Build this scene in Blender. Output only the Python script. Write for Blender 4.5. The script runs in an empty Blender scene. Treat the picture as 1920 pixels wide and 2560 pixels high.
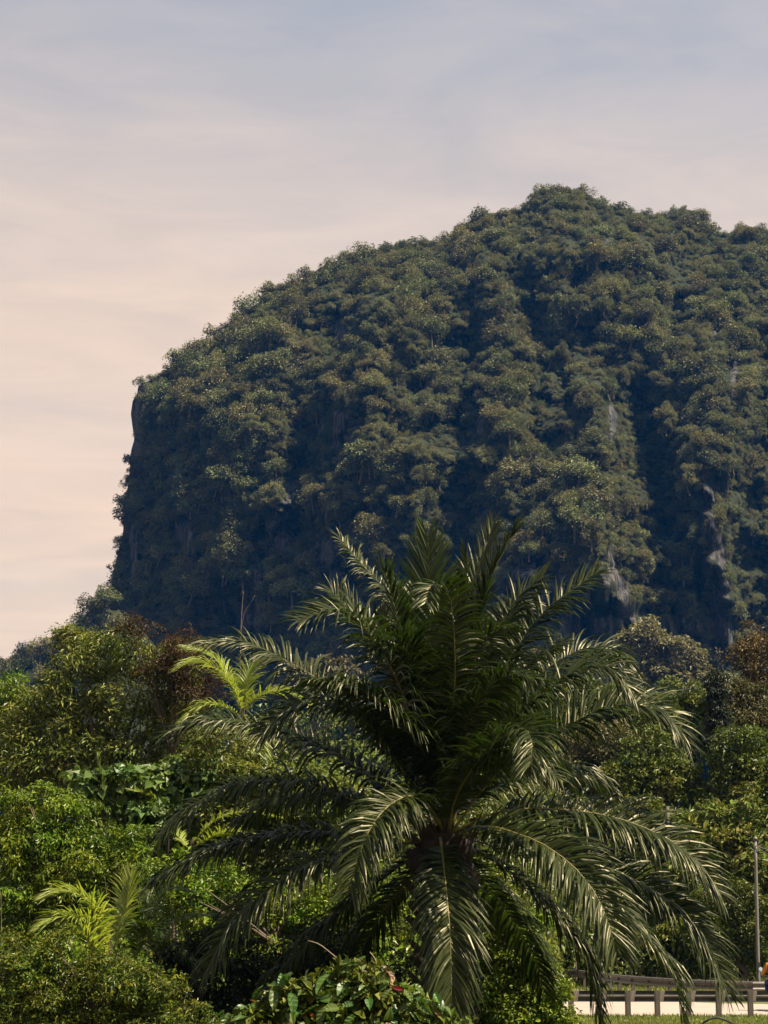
import bpy, math, random
import numpy as np
from mathutils import Vector

rng = np.random.default_rng(11)
random.seed(11)
R = math.radians
scene = bpy.context.scene
COL = scene.collection

# ------------------------------------------------------------------ camera
CAM_H = 2.5
FPX = 4978.0                      # focal length in photograph pixels (photograph 1920 x 2560)
HORIZON = 2323.0
PITCH = math.atan((HORIZON - 1280.0) / FPX)
cam = bpy.data.cameras.new('camera')
cam.sensor_fit = 'VERTICAL'
cam.sensor_height = 36.0
cam.lens = FPX * 36.0 / 2560.0
cam.clip_start = 0.5
cam.clip_end = 8000
camo = bpy.data.objects.new('camera', cam)
camo.location = (0, 0, CAM_H)
camo.rotation_euler = (math.pi / 2 + PITCH, 0, 0)
COL.objects.link(camo)
scene.camera = camo

# ------------------------------------------------------------------ world, sun, exposure
SUN_DIR = Vector((0.50, -0.20, 0.84)).normalized()      # towards the sun: high, from the right
sun_el = math.asin(SUN_DIR.z)
sun_az = math.atan2(SUN_DIR.x, SUN_DIR.y)
world = bpy.data.worlds.new('World')
scene.world = world
world.use_nodes = True
wt = world.node_tree
wt.nodes.clear()
def wn(t, **k):
    n = wt.nodes.new(t)
    for a, b in k.items():
        setattr(n, a, b)
    return n
w_out = wn('ShaderNodeOutputWorld')
w_bg = wn('ShaderNodeBackground')
w_sky = wn('ShaderNodeTexSky', sky_type='NISHITA', sun_disc=False, sun_elevation=sun_el, sun_rotation=sun_az,
           air_density=1.0, dust_density=2.5, ozone_density=1.0, altitude=50)
w_tc = wn('ShaderNodeTexCoord')
w_sep = wn('ShaderNodeSeparateXYZ')
wt.links.new(w_tc.outputs['Generated'], w_sep.inputs[0])
def wmath(op, a, b=None, clamp=False):
    n = wn('ShaderNodeMath', operation=op, use_clamp=clamp)
    for i, v in enumerate((a, b)):
        if v is None:
            continue
        if isinstance(v, (int, float)):
            n.inputs[i].default_value = v
        else:
            wt.links.new(v, n.inputs[i])
    return n.outputs[0]
zc = wmath('MAXIMUM', w_sep.outputs['Z'], 0.0)
den = wmath('ADD', zc, 0.22)
cx = wmath('DIVIDE', w_sep.outputs['X'], den)
cy = wmath('DIVIDE', 1.0, den)
w_comb = wn('ShaderNodeCombineXYZ')
wt.links.new(cx, w_comb.inputs[0])
wt.links.new(cy, w_comb.inputs[1])
w_n = wn('ShaderNodeTexNoise')
w_n.inputs['Scale'].default_value = 1.7
w_n.inputs['Detail'].default_value = 7
w_n.inputs['Roughness'].default_value = 0.52
w_n.inputs['Distortion'].default_value = 0.5
w_map = wn('ShaderNodeMapping')
w_map.inputs['Scale'].default_value = (0.75, 1.9, 1)
w_map.inputs['Rotation'].default_value = (0, 0, 0.16)
w_map.inputs['Location'].default_value = (1.3, 0.4, 0)
wt.links.new(w_comb.outputs[0], w_map.inputs[0])
wt.links.new(w_map.outputs[0], w_n.inputs['Vector'])
# thin high cloud veil: dense near the horizon, thinning upward, broken by the noise
veil = wn('ShaderNodeMapRange', interpolation_type='SMOOTHSTEP')
wt.links.new(w_sep.outputs['Z'], veil.inputs['Value'])
veil.inputs['From Min'].default_value = 0.27
veil.inputs['From Max'].default_value = 0.50
veil.inputs['To Min'].default_value = 0.93
veil.inputs['To Max'].default_value = 0.35
nz = wmath('MULTIPLY', wmath('SUBTRACT', w_n.outputs['Fac'], 0.5), 0.34)
fac = wmath('ADD', veil.outputs[0], nz, clamp=True)
w_hsv = wn('ShaderNodeVectorMath', operation='SCALE')
w_hsv.inputs['Scale'].default_value = 0.05           # Nishita strength
wt.links.new(w_sky.outputs[0], w_hsv.inputs[0])
w_mix = wn('ShaderNodeMix', data_type='RGBA')
# finer cloud streaks low in the sky
w_map2 = wn('ShaderNodeMapping')
w_map2.inputs['Scale'].default_value = (5.5, 13.0, 1)
w_map2.inputs['Rotation'].default_value = (0, 0, 0.05)
wt.links.new(w_comb.outputs[0], w_map2.inputs[0])
w_n2 = wn('ShaderNodeTexNoise')
w_n2.inputs['Scale'].default_value = 0.8
w_n2.inputs['Detail'].default_value = 8
w_n2.inputs['Roughness'].default_value = 0.6
w_n2.inputs['Distortion'].default_value = 0.7
wt.links.new(w_map2.outputs[0], w_n2.inputs['Vector'])
nz2 = wmath('MULTIPLY', wmath('SUBTRACT', w_n2.outputs['Fac'], 0.54), 0.24)
fac = wmath('ADD', fac, nz2, clamp=True)
wt.links.new(fac, w_mix.inputs['Factor'])
w_tint = wn('ShaderNodeVectorMath', operation='MULTIPLY')
w_tint.inputs[1].default_value = (0.68, 1.09, 1.10)     # tint takes the violet out of the blue
wt.links.new(w_hsv.outputs[0], w_tint.inputs[0])
wt.links.new(w_tint.outputs[0], w_mix.inputs['A'])
w_veil = wn('ShaderNodeVectorMath', operation='SCALE')
w_veil.inputs[0].default_value = (0.330, 0.252, 0.193)
wt.links.new(wmath('ADD', 1.0, wmath('MULTIPLY', wmath('SUBTRACT', w_n2.outputs['Fac'], 0.52), 0.30)), w_veil.inputs['Scale'])
wt.links.new(w_veil.outputs[0], w_mix.inputs['B'])
wt.links.new(w_mix.outputs['Result'], w_bg.inputs['Color'])
w_bg.inputs['Strength'].default_value = 1.0
wt.links.new(w_bg.outputs[0], w_out.inputs[0])

sun = bpy.data.lights.new('sun', 'SUN')
sun.energy = 5.0
sun.angle = R(0.53)
sun.color = (1.0, 0.86, 0.66)
suno = bpy.data.objects.new('sun', sun)
suno.rotation_euler = SUN_DIR.to_track_quat('Z', 'Y').to_euler()
suno.location = (60, 0, 120)
COL.objects.link(suno)

vs = scene.view_settings
vs.view_transform = 'Standard'
vs.look = 'None'
vs.exposure = 1.5
vs.gamma = 1.0
vs.use_curve_mapping = False
scene.render.engine = 'CYCLES'
cy_ = scene.cycles
cy_.max_bounces = 6
cy_.diffuse_bounces = 3
cy_.glossy_bounces = 2
cy_.transmission_bounces = 3
cy_.transparent_max_bounces = 4
cy_.volume_bounces = 0
cy_.use_denoising = True

# ------------------------------------------------------------------ helpers
CT, ST = math.cos(PITCH), math.sin(PITCH)
def P(px, py, D):
    """photograph pixel + distance along +Y -> world point(s)"""
    px = np.asarray(px, float); py = np.asarray(py, float); D = np.asarray(D, float)
    u = (px - 960.0) / FPX
    v = (1280.0 - py) / FPX
    k = D / (CT - v * ST)
    return np.stack(np.broadcast_arrays(u * k, D, CAM_H + (ST + v * CT) * k), -1)
def ppm(py, D):
    v = (1280.0 - py) / FPX
    return FPX * (CT - v * ST) / D
def unit(a):
    return a / np.maximum(np.linalg.norm(a, axis=-1, keepdims=True), 1e-9)

def np_mesh(name, V, F, mats=(), mi=None, smooth=False, attrs=None):
    V = np.asarray(V, np.float32); F = np.asarray(F, np.int32)
    me = bpy.data.meshes.new(name)
    k = F.shape[1]
    me.vertices.add(len(V)); me.vertices.foreach_set('co', V.ravel())
    me.loops.add(F.size); me.loops.foreach_set('vertex_index', F.ravel())
    me.polygons.add(len(F))
    me.polygons.foreach_set('loop_start', np.arange(0, F.size, k, dtype=np.int32))
    me.polygons.foreach_set('use_smooth', np.full(len(F), smooth))
    for m in mats:
        me.materials.append(m)
    if mi is not None:
        me.polygons.foreach_set('material_index', np.asarray(mi, np.int32))
    if attrs:
        for an, av in attrs.items():
            a = me.attributes.new(an, 'FLOAT', 'POINT')
            a.data.foreach_set('value', np.asarray(av, np.float32))
    me.update(calc_edges=True)
    return me
def link(name, me, parent=None, loc=None):
    o = bpy.data.objects.new(name, me)
    COL.objects.link(o)
    if parent is not None:
        o.parent = parent
    if loc is not None:
        o.location = loc
    return o
def tag(o, label, cat, group=None):
    o['label'] = label; o['category'] = cat
    if group:
        o['group'] = group
    return o
def thing(name, loc, label, cat, group=None):
    o = link(name, None, None, tuple(float(c) for c in loc))
    o.empty_display_size = 0.3
    return tag(o, label, cat, group)
def struct(name, me):
    o = link(name, me); o['kind'] = 'structure'; return o

class MB:
    """collects quads/tris in one mesh"""
    def __init__(s): s.V = []; s.F = []; s.M = []
    def add(s, V, F, m=0):
        b = len(s.V); s.V += [tuple(map(float, v)) for v in V]
        for f in F:
            s.F.append(tuple(b + i for i in f)); s.M.append(m)
    def box(s, c, d, m=0, rz=0.0, taper=1.0):
        cx, cy, cz = c; dx, dy, dz = (q / 2 for q in d)
        vs_ = []
        for z in (-1, 1):
            t = taper if z > 0 else 1.0
            for x, y in ((-1, -1), (1, -1), (1, 1), (-1, 1)):
                X, Y = x * dx * t, y * dy * t
                vs_.append((cx + X * math.cos(rz) - Y * math.sin(rz), cy + X * math.sin(rz) + Y * math.cos(rz), cz + z * dz))
        s.add(vs_, [(0, 3, 2, 1), (4, 5, 6, 7), (0, 1, 5, 4), (1, 2, 6, 5), (2, 3, 7, 6), (3, 0, 4, 7)], m)
    def tube(s, pts, rad, n=6, m=0, cap=True):
        pts = [np.asarray(p, float) for p in pts]
        rings = []
        for i, p in enumerate(pts):
            a = pts[max(i - 1, 0)]; b = pts[min(i + 1, len(pts) - 1)]
            t = unit(b - a)
            ref = np.array([0, 0, 1.0]) if abs(t[2]) < 0.9 else np.array([1.0, 0, 0])
            x = unit(np.cross(ref, t)); y = np.cross(t, x)
            r = rad[i] if hasattr(rad, '__len__') else rad
            rings.append([p + r * (math.cos(2 * math.pi * k / n) * x + math.sin(2 * math.pi * k / n) * y) for k in range(n)])
        V = [v for r_ in rings for v in r_]
        F = []
        for i in range(len(pts) - 1):
            for k in range(n):
                F.append((i * n + k, i * n + (k + 1) % n, (i + 1) * n + (k + 1) % n, (i + 1) * n + k))
        if cap:
            F.append(tuple(range(n - 1, -1, -1))); F.append(tuple((len(pts) - 1) * n + k for k in range(n)))
        s.add(V, F, m)
    def mesh(s, name, mats, smooth=False):
        me = bpy.data.meshes.new(name)
        me.from_pydata(s.V, [], s.F)
        for m in (mats if isinstance(mats, (list, tuple)) else [mats]):
            me.materials.append(m)
        me.polygons.foreach_set('material_index', s.M)
        me.polygons.foreach_set('use_smooth', [smooth] * len(s.F))
        me.update()
        return me

def catmull(pts, n):
    pts = np.asarray(pts, float)
    q = np.vstack([2 * pts[0] - pts[1], pts, 2 * pts[-1] - pts[-2]])
    seg = np.linalg.norm(np.diff(pts, axis=0), axis=1)
    out = []
    m = 16
    for i in range(len(pts) - 1):
        p0, p1, p2, p3 = q[i:i + 4]
        t = np.linspace(0, 1, m, endpoint=False)[:, None]
        out.append(0.5 * ((2 * p1) + (-p0 + p2) * t + (2 * p0 - 5 * p1 + 4 * p2 - p3) * t ** 2 + (-p0 + 3 * p1 - 3 * p2 + p3) * t ** 3))
    out = np.vstack(out + [pts[-1:]])
    L = np.concatenate([[0], np.cumsum(np.linalg.norm(np.diff(out, axis=0), axis=1))])
    s_ = np.linspace(0, L[-1], n)
    return np.stack([np.interp(s_, L, out[:, k]) for k in range(3)], -1), L[-1]

# value noise (numpy)
def _h(ix, iy, iz, seed):
    n = (ix.astype(np.int64) * 374761393 + iy.astype(np.int64) * 668265263 + iz.astype(np.int64) * 2147483647 + seed * 1274126177) & 0xFFFFFFFF
    n = ((n ^ (n >> 13)) * 1274126177) & 0xFFFFFFFF
    n = (n ^ (n >> 16)) & 0xFFFFFFFF
    return n / 4294967295.0
def vnoise(x, y, z=0.0, seed=0):
    x, y, z = np.broadcast_arrays(np.asarray(x, float), np.asarray(y, float), np.asarray(z, float))
    ix, iy, iz = np.floor(x), np.floor(y), np.floor(z)
    fx, fy, fz = x - ix, y - iy, z - iz
    fx, fy, fz = (f * f * (3 - 2 * f) for f in (fx, fy, fz))
    r = 0
    for dx in (0, 1):
        for dy in (0, 1):
            for dz in (0, 1):
                w = (fx if dx else 1 - fx) * (fy if dy else 1 - fy) * (fz if dz else 1 - fz)
                r = r + w * _h(ix + dx, iy + dy, iz + dz, seed)
    return r
def fbm(x, y, z=0.0, seed=0, oct=4):
    a, s_, t = 0.5, 0.0, 0.0
    for o in range(oct):
        s_ = s_ + a * vnoise(np.asarray(x) * 2 ** o, np.asarray(y) * 2 ** o, np.asarray(z) * 2 ** o, seed + o)
        t += a; a *= 0.5
    return s_ / t - 0.5

# ------------------------------------------------------------------ materials
def new_mat(name):
    m = bpy.data.materials.new(name); m.use_nodes = True
    nt = m.node_tree; nt.nodes.clear()
    return m, nt
def ramp(nt, cols, pos=None):
    r = nt.nodes.new('ShaderNodeValToRGB')
    e = r.color_ramp.elements
    pos = pos or [i / (len(cols) - 1) for i in range(len(cols))]
    while len(e) < len(cols):
        e.new(0.5)
    for el, p, c in zip(e, pos, cols):
        el.position = p; el.color = (*c, 1)
    return r
DETAIL = {'olive_leaf': 0.9, 'bright_leaf': 0.9, 'fern_leaf': 1.6, 'forest_leaf': 0.35, 'forest_dry_leaf': 0.4, 'forest_big_leaf': 0.5, 'heart_leaf': 0.8, 'grass_blade': 0.8}
def leaf_mat(name, cols, pos=None, trans=0.35, rough=0.45, spec=0.4, tint=(1.25, 1.25, 0.6), objvar=0.0, detail=None, stint=None):
    if detail is None: detail = DETAIL.get(name, 0.0)
    m, nt = new_mat(name)
    N = nt.nodes.new; L = nt.links.new
    out = N('ShaderNodeOutputMaterial')
    geo = N('ShaderNodeNewGeometry')
    rp = ramp(nt, cols, pos)
    L(geo.outputs['Random Per Island'], rp.inputs[0])
    col = rp.outputs[0]
    if objvar:
        oi = N('ShaderNodeObjectInfo')
        hs = N('ShaderNodeHueSaturation')
        mr = N('ShaderNodeMapRange'); mr.inputs['To Min'].default_value = 1 - objvar; mr.inputs['To Max'].default_value = 1 + objvar
        L(oi.outputs['Random'], mr.inputs[0]); L(mr.outputs[0], hs.inputs['Value'])
        wv = N('ShaderNodeTexWhiteNoise'); wv.noise_dimensions = '1D'; L(oi.outputs['Random'], wv.inputs['W'])
        mh = N('ShaderNodeMapRange'); mh.inputs['To Min'].default_value = 0.465; mh.inputs['To Max'].default_value = 0.535
        L(wv.outputs['Value'], mh.inputs[0]); L(mh.outputs[0], hs.inputs['Hue'])
        L(col, hs.inputs['Color']); col = hs.outputs[0]
    if detail:
        tc = N('ShaderNodeTexCoord'); nz = N('ShaderNodeTexNoise'); nz.inputs['Scale'].default_value = detail; nz.inputs['Detail'].default_value = 3
        L(tc.outputs['Object'], nz.inputs['Vector'])
        h2 = N('ShaderNodeHueSaturation')
        a1 = N('ShaderNodeMapRange'); a1.inputs['From Min'].default_value = 0.3; a1.inputs['From Max'].default_value = 0.7; a1.inputs['To Min'].default_value = 0.62; a1.inputs['To Max'].default_value = 1.4
        L(nz.outputs['Fac'], a1.inputs[0]); L(a1.outputs[0], h2.inputs['Value'])
        a2 = N('ShaderNodeMapRange'); a2.inputs['From Min'].default_value = 0.3; a2.inputs['From Max'].default_value = 0.7; a2.inputs['To Min'].default_value = 0.53; a2.inputs['To Max'].default_value = 0.475
        sp = N('ShaderNodeSeparateColor'); L(nz.outputs['Color'], sp.inputs[0]); L(sp.outputs[1], a2.inputs[0]); L(a2.outputs[0], h2.inputs['Hue'])
        L(col, h2.inputs['Color']); col = h2.outputs[0]
    pr = N('ShaderNodeBsdfPrincipled')
    L(col, pr.inputs['Base Color'])
    pr.inputs['Roughness'].default_value = rough
    pr.inputs['Specular IOR Level'].default_value = spec
    if stint: pr.inputs['Specular Tint'].default_value = (*stint, 1)
    if trans > 0:
        tr = N('ShaderNodeBsdfTranslucent')
        mu = N('ShaderNodeMix'); mu.data_type = 'RGBA'; mu.blend_type = 'MULTIPLY'; mu.inputs['Factor'].default_value = 1
        L(col, mu.inputs['A']); mu.inputs['B'].default_value = (*tint, 1)
        L(mu.outputs['Result'], tr.inputs['Color'])
        mx = N('ShaderNodeMixShader'); mx.inputs[0].default_value = trans
        L(pr.outputs[0], mx.inputs[1]); L(tr.outputs[0], mx.inputs[2])
        L(mx.outputs[0], out.inputs[0])
    else:
        L(pr.outputs[0], out.inputs[0])
    return m
def solid_mat(name, c1, c2, scale=4.0, rough=0.8, spec=0.3, stretch=(1, 1, 1), bump=0.0, metal=0.0, detail=6):
    m, nt = new_mat(name)
    N = nt.nodes.new; L = nt.links.new
    out = N('ShaderNodeOutputMaterial'); pr = N('ShaderNodeBsdfPrincipled')
    tc = N('ShaderNodeTexCoord'); mp = N('ShaderNodeMapping'); mp.inputs['Scale'].default_value = stretch
    nz = N('ShaderNodeTexNoise'); nz.inputs['Scale'].default_value = scale; nz.inputs['Detail'].default_value = detail
    L(tc.outputs['Object'], mp.inputs[0]); L(mp.outputs[0], nz.inputs['Vector'])
    rp = ramp(nt, [c1, c2], [0.35, 0.65]); L(nz.outputs['Fac'], rp.inputs[0])
    L(rp.outputs[0], pr.inputs['Base Color'])
    pr.inputs['Roughness'].default_value = rough; pr.inputs['Specular IOR Level'].default_value = spec
    pr.inputs['Metallic'].default_value = metal
    if bump:
        b = N('ShaderNodeBump'); b.inputs['Strength'].default_value = bump
        L(nz.outputs['Fac'], b.inputs['Height']); L(b.outputs[0], pr.inputs['Normal'])
    L(pr.outputs[0], out.inputs[0])
    return m

M = {}
M['palm_leaf'] = leaf_mat('palm_leaf', [(0.010, 0.017, 0.003), (0.017, 0.026, 0.005), (0.028, 0.037, 0.007)], trans=0.26, rough=0.40, spec=0.36, stint=(1.0, 0.90, 0.62), tint=(1.3, 1.7, 0.5))
M['palm_new'] = leaf_mat('palm_new', [(0.0216, 0.0378, 0.0063), (0.0315, 0.0495, 0.009)], trans=0.35, rough=0.4, spec=0.5, tint=(1.3, 1.7, 0.5))
M['young_palm'] = leaf_mat('young_palm', [(0.13, 0.18, 0.018), (0.20, 0.245, 0.032), (0.29, 0.31, 0.075)], trans=0.45, rough=0.42, spec=0.5)
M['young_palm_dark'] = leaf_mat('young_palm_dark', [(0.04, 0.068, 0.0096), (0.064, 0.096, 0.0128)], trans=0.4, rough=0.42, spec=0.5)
M['rachis'] = solid_mat('rachis', (0.15, 0.12, 0.025), (0.10, 0.085, 0.02), 5, 0.5, 0.4)
M['rachis_dark'] = solid_mat('rachis_dark', (0.06, 0.048, 0.016), (0.04, 0.032, 0.012), 5, 0.5, 0.4)
M['bark'] = solid_mat('bark', (0.10, 0.075, 0.05), (0.05, 0.04, 0.03), 6, 0.9, 0.2, (1, 1, 0.3), 0.4)
M['palm_bark'] = solid_mat('palm_bark', (0.035, 0.026, 0.018), (0.018, 0.014, 0.011), 8, 0.9, 0.2, (1, 1, 1), 0.5)
M['fruit'] = solid_mat('fruit', (0.025, 0.012, 0.008), (0.012, 0.007, 0.006), 14, 0.8, 0.3)
M['olive'] = leaf_mat('olive_leaf', [(0.0433, 0.0604, 0.0099), (0.0838, 0.104, 0.0167), (0.1373, 0.1542, 0.0266), (0.2169, 0.2178, 0.0498)], trans=0.20, rough=0.38, spec=0.22)
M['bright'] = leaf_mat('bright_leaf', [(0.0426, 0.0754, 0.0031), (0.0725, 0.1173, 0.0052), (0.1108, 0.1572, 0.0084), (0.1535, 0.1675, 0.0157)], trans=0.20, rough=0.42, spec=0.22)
M['heart'] = leaf_mat('heart_leaf', [(0.0589, 0.0942, 0.0151), (0.0842, 0.1285, 0.0235), (0.1094, 0.1543, 0.0337)], trans=0.35, rough=0.45, spec=0.4)
M['fern'] = leaf_mat('fern_leaf', [(0.025, 0.0438, 0.0053), (0.05, 0.0745, 0.0065), (0.0833, 0.1007, 0.0077), (0.1333, 0.1313, 0.0107)], trans=0.20, rough=0.42, spec=0.22)
M['brown'] = leaf_mat('brown_leaf', [(0.030, 0.018, 0.009), (0.048, 0.027, 0.012), (0.065, 0.042, 0.015), (0.06, 0.055, 0.018)], trans=0.3, rough=0.6, spec=0.25, tint=(1.4, 1.0, 0.6))
M['rust'] = leaf_mat('rust_leaf', [(0.045, 0.036, 0.008), (0.075, 0.055, 0.012), (0.11, 0.075, 0.018)], trans=0.3, rough=0.5, spec=0.35, tint=(1.4, 1.1, 0.6))
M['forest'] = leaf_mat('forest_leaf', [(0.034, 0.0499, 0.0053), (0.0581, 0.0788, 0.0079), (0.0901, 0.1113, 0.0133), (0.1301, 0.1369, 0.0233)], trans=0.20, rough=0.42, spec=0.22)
M['forest_dry'] = leaf_mat('forest_dry_leaf', [(0.043, 0.045, 0.0134), (0.0651, 0.0664, 0.0192), (0.0908, 0.0857, 0.0287), (0.0765, 0.0514, 0.0229)], trans=0.20, rough=0.5, spec=0.22)
M['forest_big'] = leaf_mat('forest_big_leaf', [(0.054, 0.0823, 0.0097), (0.0918, 0.1246, 0.0162), (0.1404, 0.1557, 0.0324), (0.2052, 0.1835, 0.0486)], trans=0.20, rough=0.4, spec=0.22)
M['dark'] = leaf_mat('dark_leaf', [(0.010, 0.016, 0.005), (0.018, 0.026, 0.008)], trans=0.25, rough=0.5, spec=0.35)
M['hill'] = leaf_mat('hill_leaf', [(0.0684, 0.0775, 0.0262), (0.1095, 0.1106, 0.0373), (0.1593, 0.1523, 0.0548)], trans=0.25, rough=0.55, spec=0.3, tint=(1.2, 1.15, 0.7), objvar=0.36)
M['big_leaf'] = leaf_mat('big_leaf', [(0.0389, 0.0734, 0.0104), (0.0691, 0.1123, 0.0173)], trans=0.35, rough=0.42, spec=0.38, objvar=0.3)
M['big_leaf_red'] = leaf_mat('big_leaf_red', [(0.30, 0.06, 0.02), (0.22, 0.05, 0.02)], trans=0.4, rough=0.4, spec=0.4, tint=(1.4, 0.8, 0.5), objvar=0.3)
M['big_leaf_brown'] = leaf_mat('big_leaf_brown', [(0.22, 0.13, 0.05), (0.16, 0.09, 0.04)], trans=0.3, rough=0.4, spec=0.5, tint=(1.4, 1.0, 0.5), objvar=0.3)
M['grass'] = leaf_mat('grass_blade', [(0.0672, 0.096, 0.0144), (0.1056, 0.1344, 0.0192), (0.1536, 0.1632, 0.0336), (0.2112, 0.1824, 0.0672)], trans=0.35, rough=0.5, spec=0.3)
M['dry_grass'] = leaf_mat('dry_grass_blade', [(0.084, 0.0858, 0.024), (0.156, 0.132, 0.048), (0.216, 0.1782, 0.078)], trans=0.35, rough=0.6, spec=0.3)
M['soil'] = solid_mat('soil', (0.045, 0.05, 0.016), (0.03, 0.025, 0.014), 0.8, 0.95, 0.1, bump=0.3)
M['verge'] = solid_mat('verge', (0.10, 0.11, 0.025), (0.07, 0.085, 0.02), 2.0, 0.95, 0.1, bump=0.3)
M['road'] = solid_mat('road', (0.31, 0.255, 0.215), (0.25, 0.205, 0.175), 3.0, 0.85, 0.2, (0.4, 1, 1), bump=0.05)
M['galv'] = solid_mat('galvanised', (0.125, 0.11, 0.096), (0.08, 0.07, 0.062), 7, 0.5, 0.5, (0.5, 1, 1), 0.05, metal=0.35)
M['galv_post'] = solid_mat('weathered_post', (0.095, 0.076, 0.06), (0.06, 0.049, 0.04), 9, 0.7, 0.3, (1, 1, 0.4), 0.1)
M['bolt'] = solid_mat('rusty_bolt', (0.10, 0.05, 0.035), (0.06, 0.035, 0.03), 20, 0.8)
M['wood'] = solid_mat('grey_wood', (0.10, 0.085, 0.072), (0.06, 0.05, 0.043), 6, 0.85, 0.2, (4, 4, 0.5), 0.3)
M['pole_grey'] = solid_mat('pole_grey', (0.15, 0.14, 0.13), (0.10, 0.092, 0.085), 6, 0.7, 0.3, (3, 3, 0.4), 0.1)
M['wire'] = solid_mat('wire', (0.25, 0.22, 0.2), (0.2, 0.18, 0.16), 4, 0.6)
M['hose'] = solid_mat('black_hose', (0.03, 0.027, 0.025), (0.02, 0.02, 0.02), 8, 0.55)
M['twig'] = solid_mat('twig', (0.22, 0.16, 0.10), (0.14, 0.10, 0.065), 8, 0.8)

# hill surface: shrub-green ground with pale streaked limestone where the "rock" attribute is set
def hill_mat():
    m, nt = new_mat('hill_surface')
    N = nt.nodes.new; L = nt.links.new
    out = N('ShaderNodeOutputMaterial'); pr = N('ShaderNodeBsdfPrincipled')
    tc = N('ShaderNodeTexCoord')
    mp = N('ShaderNodeMapping'); mp.inputs['Scale'].default_value = (0.85, 0.85, 0.055)
    nz = N('ShaderNodeTexNoise'); nz.inputs['Scale'].default_value = 1.0; nz.inputs['Detail'].default_value = 8; nz.inputs['Roughness'].default_value = 0.65
    L(tc.outputs['Object'], mp.inputs[0]); L(mp.outputs[0], nz.inputs['Vector'])
    rk = ramp(nt, [(0.008, 0.009, 0.011), (0.03, 0.03, 0.032), (0.055, 0.05, 0.046), (0.10, 0.092, 0.088)], [0.38, 0.47, 0.54, 0.64])
    L(nz.outputs['Fac'], rk.inputs[0])
    n2 = N('ShaderNodeTexNoise'); n2.inputs['Scale'].default_value = 0.35; n2.inputs['Detail'].default_value = 8
    L(tc.outputs['Object'], n2.inputs['Vector'])
    vg = ramp(nt, [(0.010, 0.014, 0.006), (0.022, 0.026, 0.009)], [0.35, 0.7]); L(n2.outputs['Fac'], vg.inputs[0])
    at = N('ShaderNodeAttribute'); at.attribute_name = 'rock'
    ad = N('ShaderNodeMath'); ad.operation = 'ADD'; L(at.outputs['Fac'], ad.inputs[0])
    sb = N('ShaderNodeMath'); sb.operation = 'MULTIPLY_ADD'; sb.inputs[1].default_value = 0.9; sb.inputs[2].default_value = -0.45
    L(n2.outputs['Fac'], sb.inputs[0]); L(sb.outputs[0], ad.inputs[1])
    st = N('ShaderNodeMapRange'); st.inputs['From Min'].default_value = 0.4; st.inputs['From Max'].default_value = 0.6
    L(ad.outputs[0], st.inputs[0])
    mx = N('ShaderNodeMix'); mx.data_type = 'RGBA'
    L(st.outputs[0], mx.inputs['Factor']); L(vg.outputs[0], mx.inputs['A']); L(rk.outputs[0], mx.inputs['B'])
    L(mx.outputs['Result'], pr.inputs['Base Color'])
    pr.inputs['Roughness'].default_value = 0.9; pr.inputs['Specular IOR Level'].default_value = 0.15
    bp = N('ShaderNodeBump'); bp.inputs['Strength'].default_value = 0.7; bp.inputs['Distance'].default_value = 1.2
    L(nz.outputs['Fac'], bp.inputs['Height']); L(bp.outputs[0], pr.inputs['Normal'])
    L(pr.outputs[0], out.inputs[0])
    return m
M['hill_surface'] = hill_mat()

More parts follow.
